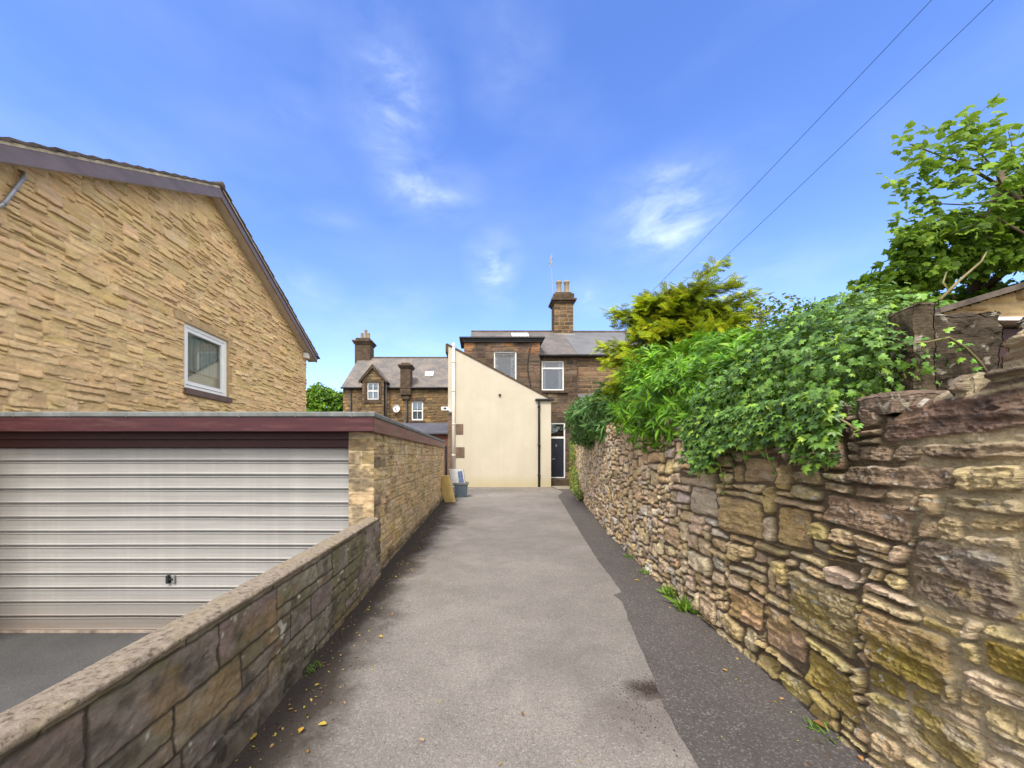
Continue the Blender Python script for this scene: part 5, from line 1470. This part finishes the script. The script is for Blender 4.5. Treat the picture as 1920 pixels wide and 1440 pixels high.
# --- leafy crowns built from explicit limbs
def crown(name, parent, mat, ells, n, size, cols, w, seed, V_=MAP_V, F_=IVY_F, tipz=-.6, jit=.6, fill=.5, clump=.35):
    r = np.random.default_rng(seed)
    p, nn = ell_points(r, ells, n)
    p = p - nn * (r.random(len(p)) ** 1.5 * fill)[:, None] + nn * ((fbm(p[:, 0] * 1.8 + p[:, 1] * 1.3, p[:, 2] * 1.8, seed, 3) - .5) * clump * 2)[:, None]
    keep = fbm(p[:, 0] * 2.6 + 5, p[:, 2] * 2.6 + p[:, 1] * 2, seed + 3, 3) > .33
    p, nn = p[keep], nn[keep]
    nr = nn * .6 + np.array([0, -.15, .7]) + r.normal(0, jit, p.shape); tp = nn + np.array([0, 0, tipz]) + r.normal(0, .5, p.shape)
    c = colmix(r, len(p), cols, w, .25)
    return leafobj(name, mat, parent, [scatter(V_, F_, p, frames(len(p), nr, tp), r.uniform(size[0], size[1], len(p)), c)])


tr = thing('broadleaf_tree', 'broad-leaved tree at the top right with loose leafy boughs reaching into the sky', 'tree', (9.3, 7.2, 1.35))
TG = [(.09, .175, .016), (.14, .26, .02), (.2, .34, .022), (.26, .39, .03)]
YT = 6.6
dense = []
for (px, py, rx, rz, dy) in ((1650, 550, .45, .34, 0), (1700, 520, .6, .42, 0), (1720, 470, .4, .3, -.1), (1790, 490, .8, .5, .2), (1880, 470, .8, .6, 0), (1960, 430, .8, .75, .2), (1730, 455, .42, .28, -.1), (1680, 560, .5, .3, .3), (1850, 560, .9, .5, .6), (2060, 380, .9, 1.0, .3), (1900, 420, .5, .3, -.3), (1800, 430, .45, .28, .1), (1925, 350, .4, .4, 0)):
    x, y, z = P(px, py, YT + dy); dense.append((x, y, z, rx, rx * .9, rz))
r = np.random.default_rng(51)
loose = []
clumps = [(1725, 262, 38, 26, 26), (1800, 250, 26, 24, 16), (1862, 195, 24, 10, 8), (1815, 218, 22, 16, 12), (1885, 235, 24, 14, 12), (1850, 262, 50, 22, 34), (1790, 285, 50, 26, 30), (1740, 318, 26, 26, 14), (1690, 345, 24, 22, 16), (1735, 345, 16, 26, 8), (1760, 345, 20, 14, 7), (1798, 318, 26, 18, 12), (1850, 315, 40, 20, 22), (1905, 300, 24, 34, 26), (1900, 350, 30, 30, 30), (1745, 375, 30, 12, 8), (1820, 350, 30, 18, 14), (1715, 385, 26, 12, 8), (1780, 395, 40, 14, 10), (1735, 405, 30, 12, 12), (1870, 380, 50, 18, 18), (1690, 425, 25, 15, 16), (1740, 430, 50, 20, 34), (1960, 300, 40, 60, 60), (1840, 415, 40, 20, 26)]
for px, py, sx_, sy_, n in clumps:
    for k in range(int(n * 1.6)):
        q = P(px + r.normal(0, sx_ * .6), py + r.normal(0, sy_ * .6), 5.9 + r.normal(0, .18)); loose.append(q)
loose = np.array(loose)
nr = np.array([0, -.5, .75]) + r.normal(0, .45, loose.shape); tp = np.array([-.5, -.1, -.35]) + r.normal(0, .5, loose.shape)
lcol = colmix(r, len(loose), TG, [3, 4, 3, 1.5], .25)
o1 = crown('crown', tr, M['tree'], dense, 21000, (.08, .155), TG, [4, 4, 3, 1.2], 52, fill=.55, clump=.25)
leafobj('outer_leaves', M['tree'], tr, [scatter(MAP_V, IVY_F, loose, frames(len(loose), nr, tp), r.uniform(.085, .165, len(loose)), lcol)])
g = MB()
trunk = [(9.3, 7.2, 1.3), (9.25, 7.1, 3.2), (9.35, 7.0, 5.0), (9.6, 6.8, 7.0)]; g.tube(trunk, [.22, .18, .13, .05], 10)
def bpath(pts, Y0, r0, r1):
    q = [P(x, y, Y0) for x, y in pts]; n = len(q); g.tube(q, [r0 + (r1 - r0) * k / (n - 1) for k in range(n)], 6)
for pts, a, b in (([(1990, 420), (1925, 385), (1880, 352), (1835, 325), (1790, 300), (1745, 285), (1705, 270)], .035, .006), ([(1880, 352), (1860, 310), (1830, 280), (1815, 235), (1850, 200)], .016, .004), ([(1925, 385), (1905, 300), (1890, 245)], .018, .004), ([(2000, 350), (1925, 366), (1870, 376), (1810, 384), (1760, 382), (1715, 380)], .02, .004), ([(1835, 325), (1790, 340), (1740, 355), (1695, 352)], .012, .003), ([(1960, 460), (1870, 410), (1800, 400), (1745, 420)], .02, .005), ([(1790, 300), (1760, 320), (1735, 345)], .008, .003), ([(1870, 376), (1840, 415), (1780, 440)], .012, .004), ([(1815, 235), (1790, 250), (1760, 262)], .007, .003)):
    bpath(pts, 5.95, a, b)
g.tube([P(1990, 420, 5.95), (9.3, 6.9, 4.6)], [.035, .07], 6)
g.build('trunk', M['bark'], tr, True)

# climbing bright shrub above the gatepost, brown-green hedge, and a dry stem
fs = thing('feathery_shrub', 'light green feathery shrub between the gatepost and the outbuilding roof', 'shrub', (5.2, 4.8, 1.35))
crown('leaves', fs, M['leaf'], [(5.0, 4.7, 3.1, .5, .4, .32), (5.5, 4.9, 3.2, .5, .4, .4), (4.6, 4.6, 2.9, .4, .4, .35), (5.0, 4.7, 2.4, .6, .4, .6)], 2600, (.07, .13), [(.13, .3, .03), (.2, .38, .04), (.08, .2, .03)], [4, 3, 2], 61, V_=LEAF_V, F_=LEAF_F, fill=.25, clump=.25)
g = MB(); g.tube([(5.2, 4.8, 1.3), (5.1, 4.75, 2.3), (5.0, 4.7, 3.0)], [.03, .02, .01], 6); g.tube([P(1762, 562, 4.4), P(1800, 525, 4.5), P(1840, 490, 4.6), P(1850, 472, 4.6)], [.018, .015, .012, .006], 6); g.tube([P(1775, 510, 4.6), P(1768, 530, 4.5), P(1790, 560, 4.5)], [.006, .01, .012], 6); g.build('stem', M['stem'], fs, True)
hd = thing('bronze_hedge', 'bronze-tipped green hedge rising behind the ivy beside the golden conifer', 'hedge', (5.6, 7.6, 1.35))
crown('leaves', hd, M['leaf'], [(5.3, 7.4, 3.95, .65, .6, .75), (5.8, 7.4, 4.1, .62, .6, .7), (6.35, 7.4, 4.15, .5, .5, .55), (6.0, 7.6, 3.6, .7, .6, .75), (4.9, 6.6, 3.2, .8, .6, .8), (6.6, 7.8, 3.6, .6, .6, .7), (4.4, 5.2, 2.6, .8, .6, .6), (5.0, 7.0, 3.85, .5, .5, .6)], 9500, (.06, .11), [(.07, .13, .02), (.14, .16, .02), (.2, .15, .025), (.22, .24, .03), (.1, .17, .02)], [4, 3, 2, 2, 3], 62, V_=LEAF_V, F_=LEAF_F, fill=.4, clump=.3)
for k in range(10):
    e = (4.6 + .25 * k, 7.2 + .2 * math.sin(k * 2), 3.6 + .4 * math.sin(k * 3)); g = MB(); g.tube([(5.6, 7.6, 1.3), (5.4 + (e[0] - 5.4) * .5, 7.5, 2.4), e], [.04, .02, .006], 6); g.build('stem', M['bark'], hd, True)

# far trees at the left, between the two houses
ft = thing('roundheaded_tree', 'bright green round-headed tree seen between the gabled house and the far terrace', 'tree', (-15.2, 36, 0))
crown('crown', ft, M['tree'], [(-15.6, 36, 6.6, 2.0, 1.6, 1.7), (-13.9, 36, 5.9, 1.6, 1.5, 1.5), (-17.4, 36, 6.2, 1.6, 1.5, 1.6), (-15.0, 35.6, 4.8, 2.6, 1.6, 1.6)], 9500, (.3, .55), [(.07, .16, .015), (.12, .25, .02), (.18, .34, .025), (.22, .38, .03)], [3, 4, 3, 1], 71, V_=LEAF_V, F_=LEAF_F, fill=.8, clump=.7)
g = MB(); g.tube([(-15.2, 36, 0), (-15.2, 36, 3.5), (-15.4, 36, 6)], [.3, .24, .08], 8); g.tube([(-15.2, 36, 3.2), (-13.9, 36, 5.6)], [.15, .05], 6); g.tube([(-15.2, 36, 3.2), (-17.0, 36, 5.8)], [.15, .05], 6); g.build('trunk', M['bark'], ft, True)

# --- creeper at the far foot of the wall, weeds along the foot
def tuft(name, label, cat, c, hgt, n, seed, cols, spread=.06, group=None, lean=(-.3, -.1)):
    r = np.random.default_rng(seed)
    p = np.array(c) + np.stack([r.normal(0, spread, n), r.normal(0, spread * 1.5, n), np.zeros(n)], 1)
    tp = np.stack([r.normal(lean[0], .5, n), r.normal(lean[1], .5, n), r.uniform(.5, 1.2, n)], 1); nr = r.normal(0, 1, (n, 3)) + [0, -.4, .5]
    V_, fl, C_ = scatter(np.array(LAN_V) * [1.0, 1, 1], LAN_F, p, frames(n, nr, tp), r.uniform(.5, 1.1, n) * hgt, colmix(r, n, cols, [1] * len(cols), .25))
    o = mesh(name, V_, fl, M['leaf'], None, cols=C_, base=c); setp(o, label, cat, group); return o
WG = [(.09, .2, .02), (.14, .28, .02), (.2, .3, .04)]
for k, (y, hgt, lab) in enumerate(((3.62, .17, 'tallest green weed at the foot of the stone wall'), (3.98, .14, 'bushy weed just beyond the tallest one at the wall foot'), (4.75, .09, 'small weed by the wall foot near scattered yellow leaves'), (5.5, .08, 'farthest small weed along the foot of the stone wall'), (2.02, .06, 'tiny weed sprouting at the wall foot nearest the camera'))):
    tuft('weed', lab, 'weed', (float(wall_x(y)) - .05, y, .006), hgt, 46 if hgt > .1 else 26, 80 + k, WG, .028 if hgt > .1 else .03, 'weeds along the foot of the rubble wall')
tuft('weed', 'single green weed growing against the plinth of the low block wall', 'weed', (-1.17, 2.62, .004), .07, 18, 90, WG, .02)
cr = thing('wall_creeper', 'yellow-green creeper clinging to the far corner of the rubble wall near the door', 'creeper', (4.0, 16.0, 0))
r = np.random.default_rng(95)
yc = r.uniform(11.5, 17.9, 2600); zc = r.random(2600) ** 1.6 * (.35 + 1.9 * sstep(13.0, 16.5, yc)); xc = wall_x(yc) - .05 - .08 * r.random(2600)
kp = fbm(yc * 1.2, zc * 1.6, 96, 3) > .42
p = np.stack([xc, yc, zc], 1)[kp]; nrm = np.array([-1, -.4, .5]) + r.normal(0, .5, p.shape)
leafobj('leaves', M['leaf'], cr, [scatter(LEAF_V, LEAF_F, p, frames(len(p), nrm, np.array([0, 0, -.6]) + r.normal(0, .6, p.shape)), r.uniform(.07, .15, len(p)), colmix(r, len(p), [(.15, .22, .03), (.24, .27, .04), (.1, .17, .03), (.3, .27, .08)], [3, 3, 2, 1], .25))])
g = MB()
for k in range(6): y = 12.5 + k; g = MB(); g.tube([wpt(y, 0, .03), wpt(y + .2, .5, .04), wpt(y + .1, 1.0 + .1 * k, .03)], [.012, .008, .004], 5); g.build('stem', M['stem'], cr, True)

# --- fallen leaves: the larger ones one by one, the fine litter as one mass
def leaf_mesh(curl):
    V_ = np.array([(x, y, z) for x, y, z in LEAF_V]); V_[:, 2] += curl * (np.abs(V_[:, 0]) * 1.0 + (V_[:, 1] - .4) ** 2 * .8); return V_
YL, BRN = (.48, .36, .06), (.26, .14, .055)
spots = [(470, 1392, YL, .05, 'bright yellow fallen leaf lying in the dirt near the low wall'), (613, 1362, YL, .045, 'yellow-green fallen leaf alone on the pale asphalt'), (1523, 1357, BRN, .06, 'curled brown fallen leaf, largest on the dark tarmac'), (1463, 1315, (.5, .3, .15), .035, 'tan fallen leaf on the tarmac between larger brown ones'), (1364, 1262, (.5, .3, .06), .03, 'orange-tan fallen leaf on the dark tarmac far from the wall'), (520, 1300, YL, .04, 'yellow fallen leaf at the edge of the dirt by the low wall'), (711, 1194, YL, .045, 'slim yellow fallen leaf out on the driveway'), (590, 1290, YL, .03, 'small yellow fallen leaf between dirt and pale asphalt'), (795, 1395, (.4, .28, .18), .03, 'pale brown fallen leaf in the middle of the driveway'), (1610, 1420, (.5, .25, .1), .035, 'rusty fallen leaf beside the foot of the stone wall'), (1190, 1090, YL, .05, 'cream-yellow fallen leaf beside the weeds on the tarmac'), (560, 1380, (.55, .36, .06), .04, 'ochre fallen leaf in the soil below the block wall')]
for k, (px, py, c, s_, lab) in enumerate(spots):
    Y_ = F * EYE / (py - CY); x, y, _ = P(px, py, Y_)
    a = k * 1.7; V_ = leaf_mesh(.35 + .3 * (k % 3)) * s_ * 1.1
    ca, sa = math.cos(a), math.sin(a); V_ = np.stack([V_[:, 0] * ca - V_[:, 1] * sa + x, V_[:, 0] * sa + V_[:, 1] * ca + y, V_[:, 2] + .010], 1)
    o = mesh('fallen_leaf', V_, LEAF_F, M['dry'], None, cols=np.tile(c, (len(V_), 1)), base=(x, y, .005)); setp(o, lab, 'fallen leaf', 'larger fallen leaves on the driveway')
r = np.random.default_rng(99)
n = 520
x = -1.2 + np.abs(r.normal(0, .2, n)) ** 1.0; y = r.uniform(1.2, 13, n) ** 1.0; y = 1.2 + (y - 1.2) * r.random(n) ** .5
n2 = 170; y2 = r.uniform(1.5, 9, n2); x2 = wall_x(y2) - .06 - np.abs(r.normal(0, .16, n2)) ** 1.1
x3 = r.uniform(-1, 1.4, 60); y3 = r.uniform(1.5, 9, 60)
px_ = np.concatenate([x, x2, x3]); py_ = np.concatenate([y, y2, y3]); N_ = len(px_)
p = np.stack([px_, py_, np.full(N_, .009)], 1)
nr = np.array([0, 0, 1.0]) + r.normal(0, .35, (N_, 3)); tp = r.normal(0, 1, (N_, 3)) * [1, 1, .1]
V_, fl, C_ = scatter(LEAF_V, LEAF_F, p, frames(N_, nr, tp), r.uniform(.008, .028, N_), colmix(r, N_, [YL, BRN, (.45, .3, .1), (.16, .09, .05), (.4, .38, .08)], [3, 3, 3, 4, 1], .3))
setp(mesh('leaf_litter', V_, fl, M['dry'], None, cols=C_), 'fine dry leaf litter strewn along the foot of the walls', 'leaf litter', kind='stuff')
# crumbs of soil: low grit by the left wall and the swept heap
n = 900
px_ = np.concatenate([-1.22 + np.abs(r.normal(0, .14, 560)), r.normal(1.08, .09, 220), r.normal(.95, .12, 120)]); py_ = np.concatenate([1.2 + 5 * r.random(560) ** 1.3, r.normal(2.4, .05, 220), r.normal(2.2, .14, 120)])
p = np.stack([px_, py_, np.full(n, .004)], 1)
OC = np.array([(-1, 0, 0), (0, -1, 0), (1, 0, 0), (0, 1, 0), (0, 0, .8)]); OF = [[0, 1, 4], [1, 2, 4], [2, 3, 4], [3, 0, 4]]
V_, fl, C_ = scatter(OC, OF, p, frames(n, np.tile([0, 0, 1.0], (n, 1)) + r.normal(0, .2, (n, 3)), r.normal(0, 1, (n, 3))), r.uniform(.0018, .0052, n), colmix(r, n, [(.06, .04, .03), (.1, .07, .05), (.04, .03, .025)], [3, 2, 3], .3))
setp(mesh('soil_crumbs', V_, fl, M['dry'], None, cols=C_), 'dark soil crumbs and swept dirt on the driveway', 'dirt', kind='stuff')

# ------------------------------------------------------------------ overhead cables to a pole behind the conifer
YP = 15.0
pl = thing('telegraph_pole', 'wooden telegraph pole with a crossarm hidden behind the golden conifer', 'pole', (7.6, YP, 1.3))
top1, top2 = P(1207, 562, YP), P(1273, 562, YP)
xm = (top1[0] + top2[0]) / 2
g = MB(); g.tube([(xm, YP + .1, 1.2), (xm, YP + .1, top1[2] + .12)], [.15, .1], 10); g.build('post', M['wood'], pl, True)
g = MB(); g.box((top1[0] - .08, YP - .03, top1[2] - .1), (top2[0] + .08, YP + .06, top1[2] - .01), .01); g.build('crossarm', M['wood'], pl)
for (pa, end, lab) in (((1735, 0), top1, 'upper-left overhead cable slanting across the sky, farther from the tree'), ((1850, 0), top2, 'overhead cable slanting across the sky, the one closer to the leafy tree')):
    far = Vector(end); nearp = Vector(P(pa[0], pa[1], 5.0)); d = nearp - far
    st_p = far + d * 1.5
    pts = []
    for t in np.linspace(0, 1, 60):
        q = far.lerp(st_p, t); pts.append(q - Vector((0, 0, .10 * math.sin(math.pi * t))))
    g = MB(); g.tube(pts, [.007 - .0045 * k / 59 for k in range(60)], 6); o = g.build('overhead_cable', M['cable'], None, True, base=tuple(far)); setp(o, lab, 'cable', 'overhead cables')

# ------------------------------------------------------------------ sky, sun, camera
SUN_EL, SUN_AZ = 53.0, 199.0          # degrees; azimuth clockwise from +Y (sun behind the camera)
W = bpy.data.worlds.new('World'); SC.world = W; W.use_nodes = True
nt = W.node_tree; nt.nodes.clear()
sky = N(nt, 'ShaderNodeTexSky'); sky.sky_type = 'NISHITA'; sky.sun_disc = False
sky.sun_elevation = R(SUN_EL); sky.sun_rotation = R(SUN_AZ); sky.air_density = 1.0; sky.dust_density = .4; sky.ozone_density = 2.2
hsv = N(nt, 'ShaderNodeHueSaturation'); hsv.inputs['Saturation'].default_value = 1.21; hsv.inputs['Hue'].default_value = .516; hsv.inputs['Value'].default_value = 1.33; nt.links.new(sky.outputs[0], hsv.inputs['Color'])
tc = N(nt, 'ShaderNodeTexCoord'); vdir = N(nt, 'ShaderNodeVectorMath', operation='NORMALIZE'); nt.links.new(tc.outputs['Generated'], vdir.inputs[0])
V3 = vdir.outputs[0]
mp = N(nt, 'ShaderNodeMapping'); mp.inputs['Scale'].default_value = (3.0, 3.0, 7.0); mp.inputs['Rotation'].default_value = (0, R(25), 0); nt.links.new(V3, mp.inputs[0])
cn = noise(nt, mp.outputs[0], 2.6, 9, .62, .35)
cn2 = noise(nt, mp.outputs[0], .9, 4, .5)
acc = None
for (px, py, rad, k, ax) in ((735, 190, .075, .55, (60, 80)), (805, 365, .085, .6, (70, 30)), (1225, 405, .1, .6, (80, 55)), (1270, 440, .07, .5, (60, 30)), (925, 490, .06, .65, (40, 40)), (930, 545, .06, .4, (30, 50)), (1440, 520, .13, .3, (120, 30)), (630, 408, .06, .3, (50, 12)), (565, 535, .07, .4, (50, 25)), (955, 130, .08, .28, (50, 60)), (765, 575, .06, .4, (50, 30)), (1100, 560, .05, .5, (40, 30)), (550, 210, .05, .25, (40, 20)), (660, 610, .08, .35, (70, 30)), (300, 320, .1, .2, (120, 30)), (1330, 330, .1, .25, (80, 40)), (790, 650, .08, .4, (70, 30))):
    d = Vector((px - CX, F, CY - py)).normalized()
    dv = N(nt, 'ShaderNodeVectorMath', operation='SUBTRACT'); nt.links.new(V3, dv.inputs[0]); dv.inputs[1].default_value = d
    rx, rz = ax[0] / F * 1.5, ax[1] / F * 1.5
    ms = N(nt, 'ShaderNodeVectorMath', operation='MULTIPLY'); nt.links.new(dv.outputs[0], ms.inputs[0]); ms.inputs[1].default_value = (1 / rx, 1 / max(rx, rz), 1 / rz)
    ln = N(nt, 'ShaderNodeVectorMath', operation='LENGTH'); nt.links.new(ms.outputs[0], ln.inputs[0])
    f = math_(nt, 'SUBTRACT', 1.0, ln.outputs['Value'], True)
    f = math_(nt, 'MULTIPLY', f, k)
    acc = f if acc is None else math_(nt, 'ADD', acc, f)
cl = math_(nt, 'MULTIPLY', math_(nt, 'SUBTRACT', math_(nt, 'MULTIPLY', acc, 1.5), math_(nt, 'MULTIPLY', math_(nt, 'SUBTRACT', .80, cn), 2.5)), .55, True)
cl = math_(nt, 'MULTIPLY', cl, math_(nt, 'MULTIPLY', acc, 2.0, True))
soft = math_(nt, 'MULTIPLY', math_(nt, 'MULTIPLY', acc, .55), math_(nt, 'MULTIPLY', math_(nt, 'SUBTRACT', cn, .34), 2.6, True))
cl = math_(nt, 'ADD', math_(nt, 'MULTIPLY', cl, .45), math_(nt, 'MULTIPLY', soft, .7), True)
veil = math_(nt, 'MULTIPLY', math_(nt, 'SUBTRACT', cn2, .45, True), .25)
cl = math_(nt, 'ADD', cl, veil, True)
# unseen bright cloud bank, added behind and beside the camera as soft fill light
sd = N(nt, 'ShaderNodeSeparateXYZ'); nt.links.new(V3, sd.inputs[0])
hz = math_(nt, 'POWER', math_(nt, 'SUBTRACT', 1.0, math_(nt, 'ABSOLUTE', sd.outputs[2]), True), 5.0)
up = math_(nt, 'MULTIPLY', math_(nt, 'ADD', sd.outputs[2], .02), 3.0, True)
bk = math_(nt, 'MULTIPLY', math_(nt, 'SUBTRACT', math_(nt, 'MULTIPLY', cn2, .5), math_(nt, 'ADD', math_(nt, 'SUBTRACT', sd.outputs[1], math_(nt, 'MULTIPLY', math_(nt, 'ABSOLUTE', sd.outputs[0]), .38)), .09), True), 2.4, True)
CLOUD = mixc(nt, math_(nt, 'MULTIPLY', hz, .42), hsv.outputs[0], (3.6, 4.6, 5.6))
CLOUD = mixc(nt, cl, CLOUD, (5.0, 5.6, 6.6))
CLOUD = mixc(nt, math_(nt, 'MULTIPLY', bk, up), CLOUD, (7.6, 7.2, 6.6))
bg = N(nt, 'ShaderNodeBackground'); bg.inputs[1].default_value = .15
nt.links.new(CLOUD, bg.inputs[0])
wo = N(nt, 'ShaderNodeOutputWorld'); nt.links.new(bg.outputs[0], wo.inputs[0])

sun = bpy.data.lights.new('sun', 'SUN'); sun.energy = 2.2; sun.angle = R(13); sun.color = (1, .95, .86)
so = bpy.data.objects.new('sun', sun); COL.objects.link(so)
az = R(SUN_AZ); el = R(SUN_EL)
to_sun = Vector((math.sin(az) * math.cos(el), math.cos(az) * math.cos(el), math.sin(el)))
so.rotation_euler = to_sun.to_track_quat('Z', 'Y').to_euler(); so.location = to_sun * 60

cam = bpy.data.cameras.new('camera'); co = bpy.data.objects.new('camera', cam); COL.objects.link(co)
co.location = (0, 0, EYE); co.rotation_euler = (R(90), 0, 0)
cam.sensor_fit = 'HORIZONTAL'; cam.sensor_width = 36; cam.lens = 36 * F / 1920
cam.shift_x = (960 - CX) / 1920; cam.shift_y = (CY - 720) / 1920
cam.clip_start = .05; cam.clip_end = 3000
SC.camera = co
SC.view_settings.view_transform = 'Standard'; SC.view_settings.look = 'None'; SC.view_settings.exposure = 0.86; SC.view_settings.gamma = 1
SC.cycles.max_bounces = 8; SC.cycles.transparent_max_bounces = 12
